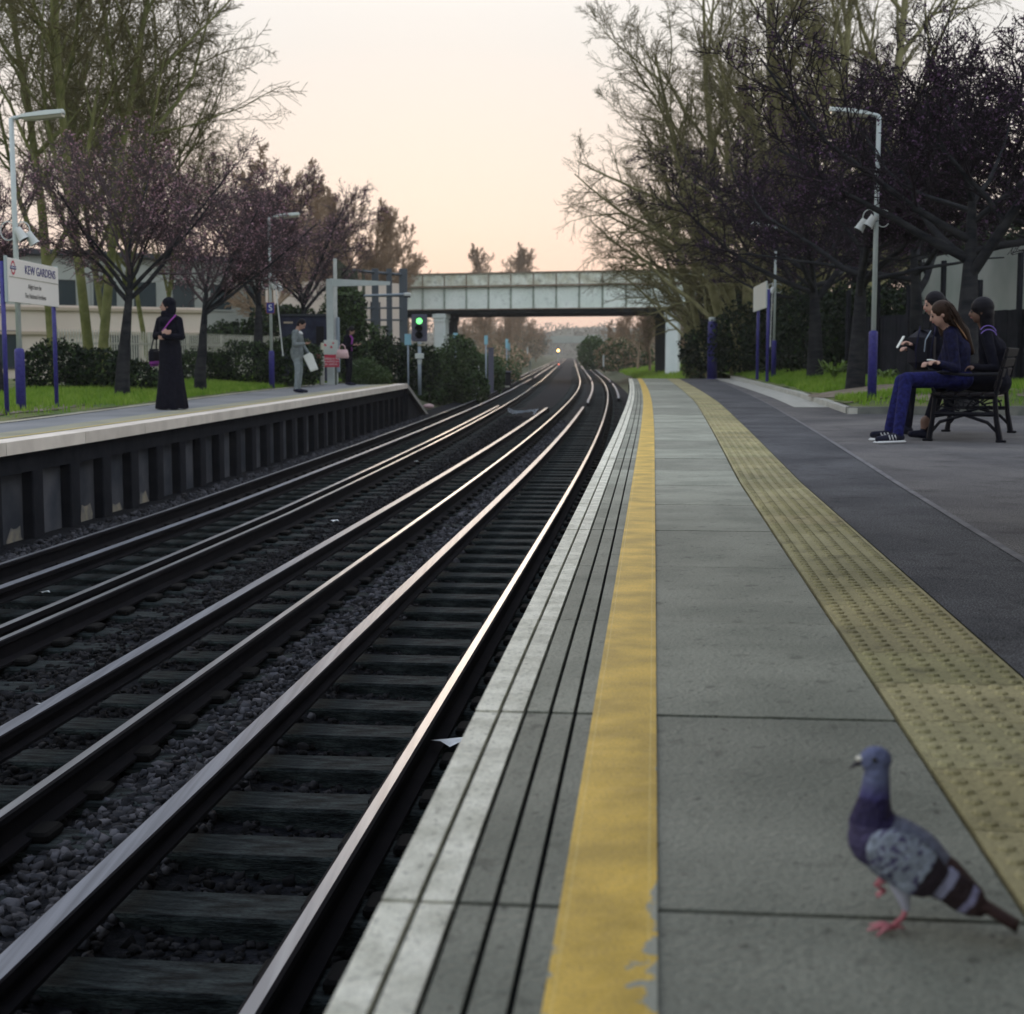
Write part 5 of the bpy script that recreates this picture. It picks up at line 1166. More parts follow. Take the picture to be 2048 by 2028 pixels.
# ------------------------------------------------------------------ figures
def q3(x, y, d): return Vector((at(x, y, d), d, pz(y, d)))
def figure(prims, mats, name, parent, voxel=.010, smooth=2, colorf=None):
    mb = MB()
    for p in prims:
        if p[0] == 'c': mb.capsule(p[1], p[2], p[3], p[4], 12)
        else: mb.ball(p[1], p[2], 16, rot=p[4])
    me = bpy.data.meshes.new('tmp'); me.from_pydata([tuple(v) for v in mb.v], [], mb.f); ob = bpy.data.objects.new('tmp', me); COL.objects.link(ob)
    md = ob.modifiers.new('r', 'REMESH'); md.mode = 'VOXEL'; md.voxel_size = voxel
    if smooth: sm = ob.modifiers.new('s', 'SMOOTH'); sm.factor = .5; sm.iterations = smooth
    dg = bpy.context.evaluated_depsgraph_get(); me2 = bpy.data.meshes.new_from_object(ob.evaluated_get(dg)); bpy.data.objects.remove(ob); bpy.data.meshes.remove(me)
    me2.name = name; me2.materials.clear()
    for m in mats: me2.materials.append(MATS[m])
    me2.polygons.foreach_set('use_smooth', [True] * len(me2.polygons))
    n = len(me2.polygons); C = np.zeros(n * 3); me2.polygons.foreach_get('center', C); C = C.reshape(-1, 3)
    best = np.full(n, 1e9); mi = np.zeros(n, int)
    for p in prims:
        if p[0] == 'c':
            a, b = np.array(p[1]), np.array(p[2]); ab = b - a; t = np.clip(((C - a) @ ab) / max(ab @ ab, 1e-9), 0, 1); dd = np.linalg.norm(C - (a + t[:, None] * ab), axis=1) - (p[3] + (p[4] - p[3]) * t); m_ = p[5]
        else:
            M = np.array(p[4]) if p[4] is not None else np.eye(3); L_ = (C - np.array(p[1])) @ M; r = np.array(p[2]); dd = (np.linalg.norm(L_ / r, axis=1) - 1) * r.min(); m_ = p[3]
        k = dd < best; best[k] = dd[k]; mi[k] = m_
    me2.polygons.foreach_set('material_index', mi)
    if colorf is not None:
        ca = me2.color_attributes.new('tone', 'FLOAT_COLOR', 'POINT'); V = np.zeros(len(me2.vertices) * 3); me2.vertices.foreach_get('co', V); V = V.reshape(-1, 3)
        arr = np.ones((len(V), 4), dtype=np.float32); arr[:, :3] = np.array([colorf(*v) for v in V]); ca.data.foreach_set('color', arr.ravel())
    me2.update(); return link(name, me2, parent)
def frame(f, up=(0, 0, 1)):
    f = Vector(f).normalized(); l = Vector(up).cross(f).normalized(); u = f.cross(l); return f, l, u, Matrix((f, l, u)).transposed()
def head(prims, c, f, up=(0, 0, 1), s=1.0, skin=0, top=None):
    c = Vector(c); f, l, u, M = frame(f, up); top = skin if top is None else top
    prims += [('e', c + u * .012 * s - f * .012 * s, (.098 * s, .076 * s, .095 * s), top, M), ('e', c + f * .02 * s - u * .035 * s, (.072 * s, .062 * s, .085 * s), skin, M),
              ('c', c + f * .045 * s - u * .095 * s, c + f * .05 * s - u * .09 * s, .026 * s, .024 * s, skin),
              ('c', c + f * .088 * s - u * .0 * s, c + f * .105 * s - u * .034 * s, .010 * s, .014 * s, skin)]
    for sg in (-1, 1): prims.append(('e', c + l * .078 * s * sg - u * .02 * s - f * .01 * s, (.018 * s, .010 * s, .03 * s), skin, M))
    return f, l, u, M
def face(parent, c, f, up=(0, 0, 1), s=1.0):
    c = Vector(c); f, l, u, M = frame(f, up); m = MB()
    for sg in (-1, 1):
        m.ball(c + f * .083 * s + l * .032 * s * sg - u * .004 * s, .011 * s, 8)
        m.tube([c + f * .088 * s + l * .018 * s * sg + u * .016 * s, c + f * .082 * s + l * .048 * s * sg + u * .018 * s], .004 * s, 5)
    m.build('eyes', 'eye_dark', parent); m = MB(); m.tube([c + f * .086 * s - l * .022 * s - u * .062 * s, c + f * .094 * s - u * .061 * s, c + f * .086 * s + l * .022 * s - u * .062 * s], .006 * s, 6); m.build('mouth', 'lip', parent)
def hand(prims, w, d, n, s=1.0, skin=0, side=1):
    w = Vector(w); d = Vector(d).normalized(); n = Vector(n); n = (n - d * n.dot(d)).normalized(); t = d.cross(n) * side
    for k in (-1, 0, 1): prims.append(('c', w + t * .018 * k * s, w + d * .075 * s + t * .024 * k * s, .017 * s, .015 * s, skin))
    for k, ln in ((-1.5, .055), (-.5, .07), (.5, .075), (1.5, .068)):
        b = w + d * .08 * s + t * .0165 * k * s; m1 = b + (d * .8 + n * .5).normalized() * ln * .5 * s; e = m1 + (d * .3 + n * .9).normalized() * ln * .5 * s
        prims += [('c', b, m1, .0105 * s, .0095 * s, skin), ('c', m1, e, .0095 * s, .0085 * s, skin)]
    b = w + t * .026 * s + d * .02 * s; m1 = b + (t * .8 + d * .7 + n * .4).normalized() * .035 * s; prims += [('c', b, m1, .013 * s, .011 * s, skin), ('c', m1, m1 + (d * .8 + n * .7).normalized() * .03 * s, .011 * s, .009 * s, skin)]
def hair_cap(name, parent, c, f, mat_, s=1.0, extra=(), up=(0, 0, 1), vox=.010):
    c = Vector(c); f, l, u, M = frame(f, up); pr = [('e', c - f * .026 * s + u * .026 * s, (.100 * s, .089 * s, .095 * s), 0, M), ('e', c - f * .05 * s - u * .03 * s, (.07 * s, .082 * s, .085 * s), 0, M)] + list(extra)
    return figure(pr, [mat_], name, parent, vox, 1)
def strands(parent, mat_, c, f, s, n, length, seed):
    rg = random.Random(seed); c = Vector(c); f_, l_, u_, _ = frame(f); m = MB()
    for i in range(n):
        a = rg.uniform(-1.5, 1.5); b = rg.uniform(.1, 1.3); d = (-f_ * math.cos(b) * .9 + l_ * math.sin(a) * .8 + u_ * math.sin(b) * .6).normalized()
        p0 = c - f_ * .02 * s + u_ * .10 * s + l_ * rg.uniform(-.03, .03); p1 = c - f_ * .03 * s + d * .112 * s; p2 = p1 - u_ * length * rg.uniform(.4, 1) - f_ * rg.uniform(.0, .05) + l_ * rg.uniform(-.02, .02); p3 = p2 - u_ * length * .3 - f_ * rg.uniform(-.03, .04)
        m.tube([p0, p1, p2, p3], [.004, .005, .004, .001], 4)
    m.build('hair_strand', mat_, parent, True)
def body_std(mt, legs, jk, skin=0):
    """legs, jk = material ids"""
    P_ = []
    for s in (-1, 1):
        P_ += [('c', (0, .085 * s, .90), (.03, .095 * s, .50), .092, .060, legs), ('c', (.03, .095 * s, .50), (-.01, .10 * s, .12), .062, .046, legs)]
    P_ += [('e', (-.01, 0, .95), (.125, .17, .13), legs, None), ('e', (0, 0, 1.10), (.12, .155, .20), jk, None), ('e', (.0, 0, 1.28), (.125, .185, .19), jk, None), ('c', (0, -.13, 1.40), (0, .13, 1.40), .075, .075, jk), ('c', (.0, 0, 1.42), (.04, 0, 1.53), .06, .052, skin)]
    return P_
# --- man in grey suit
x, y = gp(596, 786)
mn = thing('person', 'man in a grey suit looking down at his phone with a white newspaper', 'person', (x, y, 0), R(-12)); mn.scale = (.93,) * 3
pr = body_std(None, 1, 2, 0)
pr += [('e', (-.01, 0, .93), (.15, .19, .24), 2, None), ('c', (-.0, .10, .84), (-.0, -.10, .84), .085, .085, 2)]
for s in (-1, 1): pr += [('c', (-.03, .10 * s, .07), (.06, .11 * s, .05), .048, .042, 3), ('c', (.06, .11 * s, .05), (.17, .12 * s, .038), .045, .034, 3)]
pr += [('c', (0, -.19, 1.39), (.02, -.25, 1.12), .062, .052, 2), ('c', (.02, -.25, 1.12), (.24, -.17, 1.14), .050, .036, 2), ('c', (0, .19, 1.39), (.03, .26, 1.13), .062, .052, 2), ('c', (.03, .26, 1.13), (.20, .20, .92), .05, .036, 2)]
hand(pr, (.25, -.165, 1.145), (1, .15, .05), (0, .2, 1), skin=0); hand(pr, (.21, .195, .90), (.7, 0, -.6), (0, -1, 0), skin=0, side=-1)
hc = (.125, 0, 1.60); hf = (.75, -.05, -.62); head(pr, hc, hf, (.6, 0, .8), .98, 0)
figure(pr, ['skin', 'cloth_greytrouser', 'cloth_grey', 'shoe_black'], 'body', mn, .012)
hair_cap('hair', mn, hc, hf, 'hair_black', .98, up=(.6, 0, .8)); face(mn, hc, hf, (.6, 0, .8), .98)
m = MB(); m.box((.07, 0, 1.41), (.13, .15, .035), ry=.6, bev=.012); m.build('collar', 'white_cloth', mn)
ph = thing('phone', 'dark phone held by the man in grey', 'phone', (0, 0, 0)); M_ = Matrix.Translation(mn.location) @ Matrix.Rotation(R(-12), 4, 'Z') @ Matrix.Scale(.93, 4)
c = M_ @ Vector((.36, -.15, 1.20)); ph.location = c; m = MB(); m.box((0, 0, 0), (.012, .07, .13), ry=-.8, bev=.004); m.build('case', 'black_part', ph); m = MB(); m.box((-.007, 0, .004), (.003, .06, .115), ry=-.8); m.build('screen', 'glass_dark', ph)
c = M_ @ Vector((.24, .14, .88)); m = MB(); 
for k in range(3): m.box((.02 + .05 * k * .3, -.03 + .012 * k, -.14 - .012 * k), (.17, .006, .36), ry=-.45 + .05 * k, bev=.002)
tag(m.build('newspaper', 'paper', None, loc=c), 'folded white newspaper hanging from the hand of the man in grey', 'newspaper')
# --- lady with pink bag
x, y = gp(697, 771)
ld = thing('person', 'woman in black coat and trousers looking down at her phone, pink bag on arm', 'person', (x, y, 0), R(-15)); ld.scale = (.92,) * 3
pr = body_std(None, 1, 1, 0)
pr += [('e', (-.01, 0, .95), (.15, .18, .25), 1, None)]
for s in (-1, 1): pr += [('c', (-.03, .09 * s, .07), (.06, .10 * s, .05), .045, .040, 2), ('c', (.06, .10 * s, .05), (.16, .11 * s, .035), .042, .030, 2)]
pr += [('c', (0, -.17, 1.38), (-.02, -.23, 1.12), .060, .052, 1), ('c', (-.02, -.23, 1.12), (.20, -.16, 1.16), .05, .038, 1), ('c', (0, .17, 1.38), (.03, .22, 1.12), .06, .052, 1), ('c', (.03, .22, 1.12), (.24, .10, 1.16), .05, .036, 1)]
hand(pr, (.21, -.155, 1.165), (1, .2, .1), (0, .2, 1), skin=0); hand(pr, (.25, .09, 1.165), (1, -.2, .1), (0, -.2, 1), skin=0, side=-1)
hc = (.12, 0, 1.58); hf = (.80, -.05, -.55); head(pr, hc, hf, (.5, 0, .85), .95, 0)
figure(pr, ['skin', 'cloth_black', 'shoe_black'], 'body', ld, .012)
hair_cap('hair', ld, hc, hf, 'hair_black', 1.0, up=(.5, 0, .85), extra=[('c', (.03, .05, 1.58), (-.02, .05, 1.38), .06, .045, 0), ('c', (.03, -.05, 1.58), (.0, -.06, 1.40), .06, .04, 0)]); face(ld, hc, hf, (.5, 0, .85), .95)
m = MB(); m.tube([(.10, -.07, 1.44), (.15, -.03, 1.36), (.14, -.08, 1.2), (.15, -.09, 1.0)], [.03, .03, .022, .018], 8); m.build('scarf', 'purple_cloth', ld, True)
M_ = Matrix.Translation(ld.location) @ Matrix.Rotation(R(-15), 4, 'Z') @ Matrix.Scale(.92, 4)
bg_ = thing('handbag', 'pink leather handbag hanging from the arm of the woman in black', 'handbag', M_ @ Vector((-.06, -.30, .93)), R(-15)); m = MB(); vs = []
for (z, w, th) in ((-.13, .17, .05), (-.11, .19, .065), (.0, .17, .06), (.10, .14, .035)):
    for k in range(12): a = 6.2832 * k / 12; vs.append((w * abs(math.cos(a)) ** .6 * (1 if math.cos(a) > 0 else -1), th * abs(math.sin(a)) ** .6 * (1 if math.sin(a) > 0 else -1), z))
m.add(vs, [(i * 12 + k, i * 12 + (k + 1) % 12, (i + 1) * 12 + (k + 1) % 12, (i + 1) * 12 + k) for i in range(3) for k in range(12)] + [tuple(range(11, -1, -1)), tuple(36 + k for k in range(12))]); m.build('bag_body', 'bag_pink', bg_, True)
for yy in (-.02, .02): m = MB(); m.tube([(-.09, yy, .09), (-.07, yy, .19), (0, yy, .24), (.07, yy, .19), (.09, yy, .09)], .008, 6); m.build('handle', 'bag_pink', bg_)
c = M_ @ Vector((.34, -.08, 1.21)); m = MB(); m.box((0, 0, 0), (.012, .07, .13), ry=-.7, bev=.004); tag(m.build('phone', 'black_part', None, loc=c), 'phone in the hands of the woman with the pink bag', 'phone')

# --- robed woman: body faces camera-left
x, y = gp(343, 819)
rw = thing('person', 'woman in long black robe and headscarf standing with folded arms', 'person', (x, y, 0), R(-112))
hf = Vector((.55, -.80, .02)); hc = (.03, -.02, 1.585)
pr = [('c', (0, -.08, .10), (0, -.09, .9), .07, .09, 1), ('c', (0, .08, .10), (0, .09, .9), .07, .09, 1), ('e', (0, 0, .98), (.13, .165, .16), 1, None), ('e', (0, 0, 1.24), (.13, .175, .22), 1, None), ('c', (0, -.125, 1.37), (0, .125, 1.37), .072, .072, 1), ('c', (0, 0, 1.40), (.01, 0, 1.5), .06, .055, 1),
      ('c', (0, -.17, 1.36), (.03, -.235, 1.12), .062, .055, 1), ('c', (.03, -.235, 1.12), (.19, -.02, 1.16), .055, .042, 1), ('c', (0, .17, 1.36), (.03, .235, 1.11), .062, .055, 1), ('c', (.03, .235, 1.11), (.21, .05, 1.12), .055, .042, 1)]
hand(pr, (.20, .02, 1.17), (.1, 1, .15), (-1, 0, 0), .95); hand(pr, (.20, .03, 1.10), (.0, -1, .05), (-1, 0, 0), .95, side=-1)
for s in (-1, 1): pr += [('c', (0, .09 * s, .04), (.14, .10 * s, .03), .042, .03, 1)]
head(pr, hc, hf, (0, 0, 1), .95, 0)
figure(pr, ['skin', 'cloth_black'], 'body', rw, .010); face(rw, hc, hf, s=.95)
f_, l_, u_, Mh = frame(hf); c_ = Vector(hc)
figure([('e', c_ - f_ * .035 + u_ * .03, (.108, .098, .105), 0, Mh), ('e', c_ - f_ * .055 - u_ * .05, (.09, .095, .12), 0, Mh), ('c', c_ + f_ * .02 - u_ * .125, c_ - f_ * .03 - u_ * .16, .07, .10, 0), ('c', (.0, -.08, 1.36), (.0, .08, 1.36), .10, .10, 0), ('e', (.07, 0, 1.32), (.08, .13, .10), 0, None)], ['cloth_black'], 'headscarf', rw, .010, 2)
m = MB(); n = 48; prof = [(.015, .235, .215), (.03, .24, .22), (.35, .205, .185), (.70, .175, .16), (.95, .175, .15), (1.10, .16, .135), (1.26, .18, .14), (1.38, .15, .11), (1.42, .10, .09)]; vs = []
for (z, a_, b_) in prof:
    fo = max(0, (1.0 - z)) * .16
    for k in range(n): an = 6.2832 * k / n; w = 1 + fo * (.5 * math.sin(9 * an + z) + .35 * math.sin(14 * an + 1.3 + 2 * z)); vs.append((b_ * w * math.cos(an), a_ * w * math.sin(an), z + (.008 * math.sin(7 * an) if z < .02 else 0)))
m.add(vs, [(i * n + k, i * n + (k + 1) % n, (i + 1) * n + (k + 1) % n, (i + 1) * n + k) for i in range(len(prof) - 1) for k in range(n)]); m.build('robe', 'cloth_black', rw, True)
m = MB(); m.tube([(.06, .16, 1.44), (.135, .10, 1.34), (.155, .02, 1.24), (.17, -.03, 1.18)], [.026, .026, .022, .018], 8, flat=.4); m.build('shoulder_strap', 'purple_cloth', rw, True)
M_ = Matrix.Translation(rw.location) @ Matrix.Rotation(R(-112), 4, 'Z')
hb = thing('handbag', 'black and purple bag hanging at the side of the robed woman', 'handbag', M_ @ Vector((-.02, -.31, .82)), R(-112)); m = MB(); m.box((0, 0, 0), (.24, .10, .22), bev=.04); m.build('bag_body', 'bag_black', hb); m = MB(); m.box((0, -.0, -.10), (.20, .11, .12), bev=.045); m.build('bag_front', 'purple_cloth', hb)
m = MB(); m.tube([(-.06, 0, .1), (-.03, .03, .25), (.02, .06, .36), (.05, .03, .25), (.07, 0, .1)], .012, 6); m.build('handle', 'bag_black', hb)

# ------------------------------------------------------------------ bench
b0 = Vector((4.27, 14.38)); bd = Vector((.76, 1.76)).normalized(); brot = math.atan2(bd.y, bd.x)
# local: X along the bench (away), Y to the front-left, Z up
bn = thing('park_bench', 'black cast iron and timber bench with wheel pattern under the seat', 'bench', (4.42, 14.32, 0), math.atan2(1.80, .72))
def bench_end(x):
    m = MB(); yf, yb = .30, -.28
    m.tube([(x, yf + .03, 0), (x, yf, .22), (x, yf - .02, .44)], [.030, .024, .024], 8); m.box((x, yf + .04, .012), (.06, .10, .024), bev=.006)
    m.tube([(x, yb - .06, 0), (x, yb - .02, .22), (x, yb, .44), (x, yb - .05, .68), (x, yb - .10, .90)], [.032, .026, .024, .02, .018], 8); m.box((x, yb - .07, .012), (.06, .10, .024), bev=.006)
    m.tube([(x, yf, .27), (x, yb - .02, .27)], .022, 8); m.tube([(x, yf, .435), (x, yb, .435)], .020, 8)
    m.tube([(x, yf + .0, .10), (x, yf - .07, .19), (x, .0, .262), (x, yb + .06, .19), (x, yb - .03, .10)], .018, 6)
    for k in range(1, 8):
        a = math.pi * k / 8; m.tube([(x, .01 + .04 * math.cos(a), .285 + .04 * math.sin(a)), (x, .01 + .27 * math.cos(a), min(.435, .275 + .20 * math.sin(a)))], .009, 5)
    pts = [(x, .01 + .24 * math.cos(a), .28 + .145 * math.sin(a)) for a in np.linspace(0, math.pi, 12)]; m.tube(pts, .010, 5)
    m.tube([(x, yf - .02, .44), (x, yf + .02, .56), (x, yf + .01, .655), (x, yf - .06, .675), (x, 0, .65), (x, yb - .03, .66)], .018, 7)
    return m
for x in (.03, 1.88): bench_end(x).build('bench_end', 'bench_iron', bn)
for i in range(5): m = MB(); m.box((.955, .27 - .125 * i, .462), (1.95, .10, .03), bev=.006); m.build('seat_slat', 'bench_wood', bn)
for i in range(4): m = MB(); m.box((.955, -.275 - .03 * i - .01, .56 + .105 * i), (1.95, .025, .085), rx=.25, bev=.006); m.build('back_slat', 'bench_wood', bn)

def seated(label, J, mats, name='person'):
    """J: world joints"""
    base = Vector((J['hip'].x, J['hip'].y, 0)); t = thing(name, label, 'person', base); loc = {k: v - base for k, v in J.items()}; return t, loc
def sit_prims(L_, jk, lg, sh, skin=0, arm=None, sk_ank=False, side=Vector((-.38, -.92, 0))):
    hp = L_['hip']; pr = []; sd = side.normalized()
    arm = jk if arm is None else arm
    pr += [('e', hp + Vector((.05, .06, .01)), (.16, .19, .13), lg, None)]
    for a, b, c, d, o in (('k1', 'a1', 't1', 1, .07), ('k2', 'a2', 't2', -1, .07)):
        h = hp + sd * o * d
        pr += [('c', h, L_[a], .092, .068, lg), ('c', L_[a], L_[b], .068, .052, lg)]
        hb_ = L_[b].copy(); hb_.z = min(hb_.z, .047) if hb_.z < .2 else hb_.z - .02; hb_ = hb_ - (L_[c] - L_[b]) * .12
        pr += [('c', hb_, hb_ + (L_[c] - hb_) * .35, .046, .046, sh), ('c', hb_ + (L_[c] - hb_) * .3, L_[c], .045, .034, sh)]
        if sk_ank and d > 0: pr.append(('c', L_[b] + Vector((0, 0, .09)), L_[b] + Vector((0, 0, .02)), .055, .05, skin))
    ch = L_['chest']; sh_ = L_['neck']
    pr += [('c', hp + Vector((.03, .03, .08)), ch, .135, .145, jk), ('c', ch - sd * .05, sh_ - sd * .08 - Vector((0, 0, .07)), .12, .085, jk), ('c', ch + sd * .05, sh_ + sd * .08 - Vector((0, 0, .07)), .12, .085, jk), ('c', sh_ - Vector((0, 0, .05)), L_['head'] - Vector((0, 0, .06)), .055, .052, skin)]
    for d, e, h in ((1, 'e1', 'h1'), (-1, 'e2', 'h2')):
        s = sh_ + sd * .155 * d - Vector((0, 0, .07)); pr += [('c', s, L_[e], .062, .05, arm), ('c', L_[e], L_[h], .048, .034, arm)]
        hand(pr, L_[h], (L_[h] - L_[e]), Vector((0, 0, -1)), .95, skin, d)
    return pr
# nearest seated: long haired girl in jeans
J = dict(hip=q3(1908, 760, 14.62), k1=q3(1813, 758, 14.35), a1=q3(1796, 866, 14.12), t1=q3(1757, 879, 13.98), k2=q3(1803, 762, 14.62), a2=q3(1779, 857, 14.52), t2=q3(1746, 869, 14.45), chest=q3(1912, 700, 14.68), neck=q3(1905, 655, 14.66), head=q3(1880, 627, 14.58), e1=q3(1912, 738, 14.40), h1=q3(1876, 726, 14.25), e2=q3(1880, 735, 14.9), h2=q3(1858, 728, 14.7))
t, L_ = seated('long haired girl in blue jeans and denim jacket with striped trainers sitting on the bench', J, None)
pr = sit_prims(L_, 2, 1, 3); hf = Vector((-.93, .1, -.32)); head(pr, L_['head'], hf, (0, 0, 1), 1.0, 0)
figure(pr, ['skin', 'denim', 'denim_dark', 'shoe_black'], 'body', t, .011)
h_ = L_['head']; f_, l_, u_, M0 = frame(hf)
hair_cap('hair', t, h_, hf, 'hair_brown', 1.06, extra=[('c', h_ - f_ * .06 - u_ * .02, L_['neck'] + Vector((.10, .0, -.04)), .08, .07, 0), ('c', L_['neck'] + Vector((.10, .0, -.04)), L_['chest'] + Vector((.16, .02, -.02)), .07, .035, 0), ('c', h_ - f_ * .0 - l_ * .07, h_ - l_ * .08 - u_ * .2, .045, .05, 0)]); face(t, h_, hf)
strands(t, 'hair_brown', h_, hf, 1.06, 60, .22, 3)
m = MB(); m.tube([h_ + u_ * .075 - f_ * .075 - l_ * .03, q3(1914, 648, 14.5) - t.location, q3(1928, 668, 14.48) - t.location, q3(1934, 679, 14.48) - t.location], [.004, .007, .006, .003], 6); m.build('hair_strand', 'hair_light', t, True)
for a_, b_ in (('a1', 't1'), ('a2', 't2')):   # trainers: sole and three stripes
    a, b = L_[a_], L_[b_]; d = (b - a); d.z = 0; d.normalize(); ang_ = math.atan2(d.y, d.x); cz = -0.0; mid = Vector(((a.x + b.x) / 2, (a.y + b.y) / 2, 0)) - d * .022; ln_ = Vector((b.x - a.x, b.y - a.y)).length * 1.12 + .078
    m = MB(); m.box((mid.x, mid.y, .014), (ln_, .096, .028), rz=ang_, bev=.012); so_ = m.build('shoe_sole', 'shoe_white', t)
    m = MB(); n_ = Vector((-d.y, d.x, 0))
    for k in range(3):
        for sg in (-1, 1): c = mid + d * (-.035 + .040 * k) + n_ * (.040 * sg); m = MB(); m.box((c.x, c.y, .060), (.014, .006, .050), rz=ang_, ry=.45, bev=.002); m.build('shoe_stripe', 'shoe_white', t)
tag_ph = q3(1868, 722, 14.25); m = MB(); m.box((0, 0, 0), (.13, .07, .012), rz=.4, ry=.2, bev=.004); tag(m.build('phone', 'paper', None, loc=tag_ph), 'pale phone in the lap of the long haired girl', 'phone')
# second: person with striped sleeves leaning back
J = dict(hip=q3(1985, 768, 15.0), k1=q3(1884, 762, 14.82), a1=q3(1851, 860, 14.78), t1=q3(1822, 868, 14.72), k2=q3(1898, 757, 15.1), a2=q3(1898, 818, 15.0), t2=q3(1872, 829, 14.9), chest=q3(1985, 700, 15.05), neck=q3(1975, 655, 15.05), head=q3(1960, 621, 15.0), e1=q3(1990, 738, 14.72), h1=q3(1945, 735, 14.6), e2=q3(1965, 735, 15.25), h2=q3(1925, 735, 15.05))
t, L_ = seated('dark haired person in black jacket with purple sleeve stripes leaning back on the bench', J, None)
pr = sit_prims(L_, 1, 1, 2, sk_ank=True); hf = Vector((-.9, .25, -.1)); head(pr, L_['head'], hf, (0, 0, 1), 1.0, 0)
figure(pr, ['skin_dark', 'cloth_black', 'shoe_black'], 'body', t, .011); h_ = L_['head']; f_, l_, u_, M0 = frame(hf)
hair_cap('hair', t, h_, hf, 'hair_black', 1.16, extra=[('c', h_ - f_ * .05 - u_ * .05, h_ - f_ * .06 - u_ * .15, .085, .07, 0)]); face(t, h_, hf)
s = L_['neck'] + Vector((-.38, -.92, 0)).normalized() * .155 - Vector((0, 0, .07)); e = L_['e1']; ax = (e - s).normalized(); v1 = Vector((-1, 0, 0)); v1 = (v1 - ax * v1.dot(ax)).normalized(); v2 = ax.cross(v1)
for k, off in enumerate((-.028, .012)):
    m = MB(); pts = []
    for a in np.linspace(-1.1, 1.3, 14): pts.append(s + Vector((math.sin(a) * .084, -.062 + (-.02 if k else 0), math.cos(a) * .078 - off - .02)))
    m.tube(pts, .0055, 6); m.build('sleeve_stripe', 'stripe_purple', t)
# third: further person with bag
J = dict(hip=q3(1893, 752, 15.75), k1=q3(1822, 760, 15.45), a1=q3(1815, 848, 15.4), t1=q3(1786, 857, 15.3), k2=q3(1818, 760, 15.8), a2=q3(1808, 845, 15.8), t2=q3(1780, 851, 15.7), chest=q3(1888, 690, 15.75), neck=q3(1880, 645, 15.7), head=q3(1866, 607, 15.6), e1=q3(1872, 720, 15.5), h1=q3(1822, 690, 15.35), e2=q3(1860, 720, 15.95), h2=q3(1818, 700, 15.75))
t, L_ = seated('dark clothed person at the far end of the bench holding a phone up', J, None)
pr = sit_prims(L_, 1, 1, 2); hf = Vector((-.95, -.1, -.2)); head(pr, L_['head'], hf, (0, 0, 1), 1.0, 0)
figure(pr, ['skin', 'cloth_black', 'shoe_black'], 'body', t, .011); h_ = L_['head']; f_, l_, u_, M0 = frame(hf)
hair_cap('hair', t, h_, hf, 'hair_black', 1.08, extra=[('c', h_ - f_ * .09 + u_ * .03, h_ - f_ * .16 - u_ * .08, .05, .05, 0), ('c', h_ - f_ * .12 - u_ * .08, h_ - f_ * .17 - u_ * .22, .055, .04, 0)]); face(t, h_, hf)
m = MB(); m.box((0, 0, 0), (.012, .07, .14), ry=.5, bev=.004); tag(m.build('phone', 'paper', None, loc=q3(1801, 684, 15.35)), 'phone held up by the person at the far end of the bench', 'phone')
bgx = thing('rucksack', 'large black bag on the lap of the person at the far end of the bench', 'bag', q3(1842, 738, 15.45)); m = MB(); m.box((0, 0, .20), (.24, .32, .42), bev=.08, rz=.3); m.build('bag_body', 'bag_black', bgx)
for dx in (-.10, .06): m = MB(); m.tube([(dx, -.17, .02), (dx - .02, -.21, .2), (dx + .02, -.18, .38), (dx + .05, -.10, .44)], .012, 6, flat=.5); m.build('strap', 'denim_dark', bgx)
m = MB(); m.tube([(.04, -.19, .40), (-.02, -.21, .30), (-.03, -.21, .18)], .006, 5); m.build('piping', 'steel_blue', bgx)

# ------------------------------------------------------------------ pigeon
pg_x, pg_y = gp(1785, 1862)
pg = thing('pigeon', 'feral pigeon standing on one leg on the paving slab in the foreground', 'pigeon', (pg_x, pg_y, .0))
rn = np.random.default_rng(9)
def ns(x, y, z, f, s=0): return math.sin(x * f + 1.3 * s + 2 * math.sin(z * f * .7)) * math.sin(y * f * 1.1 + s) * math.sin(z * f * .9 + 2.1 * s + 1.7 * math.sin(x * f * .8))
ax0 = Vector((-.048, .012, .150)); ax1 = Vector((.100, -.030, .066)); axd = (ax1 - ax0).normalized()
def bodycol(x, y, z):
    p = Vector((x, y, z)); t = (p - ax0).dot(axd)
    if z > .232 and x < .02: b = Vector((.13, .145, .25)); return b * (1 + .1 * ns(x, y, z, 300))
    if z > .205: f = (z - .205) / .027; return Vector((.045, .035, .14)).lerp(Vector((.12, .13, .23)), max(0, min(1, f)))
    if t < .03 and z > .10:
        b = Vector((.022, .016, .055)) if z > .168 else Vector((.060, .050, .11)); return b * (1 + .3 * ns(x, y, z, 260, 1))
    if t > .125: return Vector((.040, .018, .016))
    return Vector((.14, .15, .20)) * (1 + .15 * ns(x, y, z, 200, 2))
Mb = frame(axd)[3]
pr = [('e', Vector((.012, .0, .120)), (.084, .047, .050), 0, Mb), ('e', Vector((-.024, .008, .142)), (.045, .041, .046), 0, Mb), ('c', (-.034, .008, .165), (-.030, .008, .205), .035, .0235, 0), ('c', (-.030, .008, .205), (-.027, .008, .252), .0235, .0180, 0), ('e', (-.030, .008, .262), (.025, .0185, .021), 0, None), ('c', (.07, -.018, .088), (.105, -.03, .066), .035, .022, 0)]
figure(pr, ['pigeon_feather'], 'body', pg, .0035, 3, bodycol)
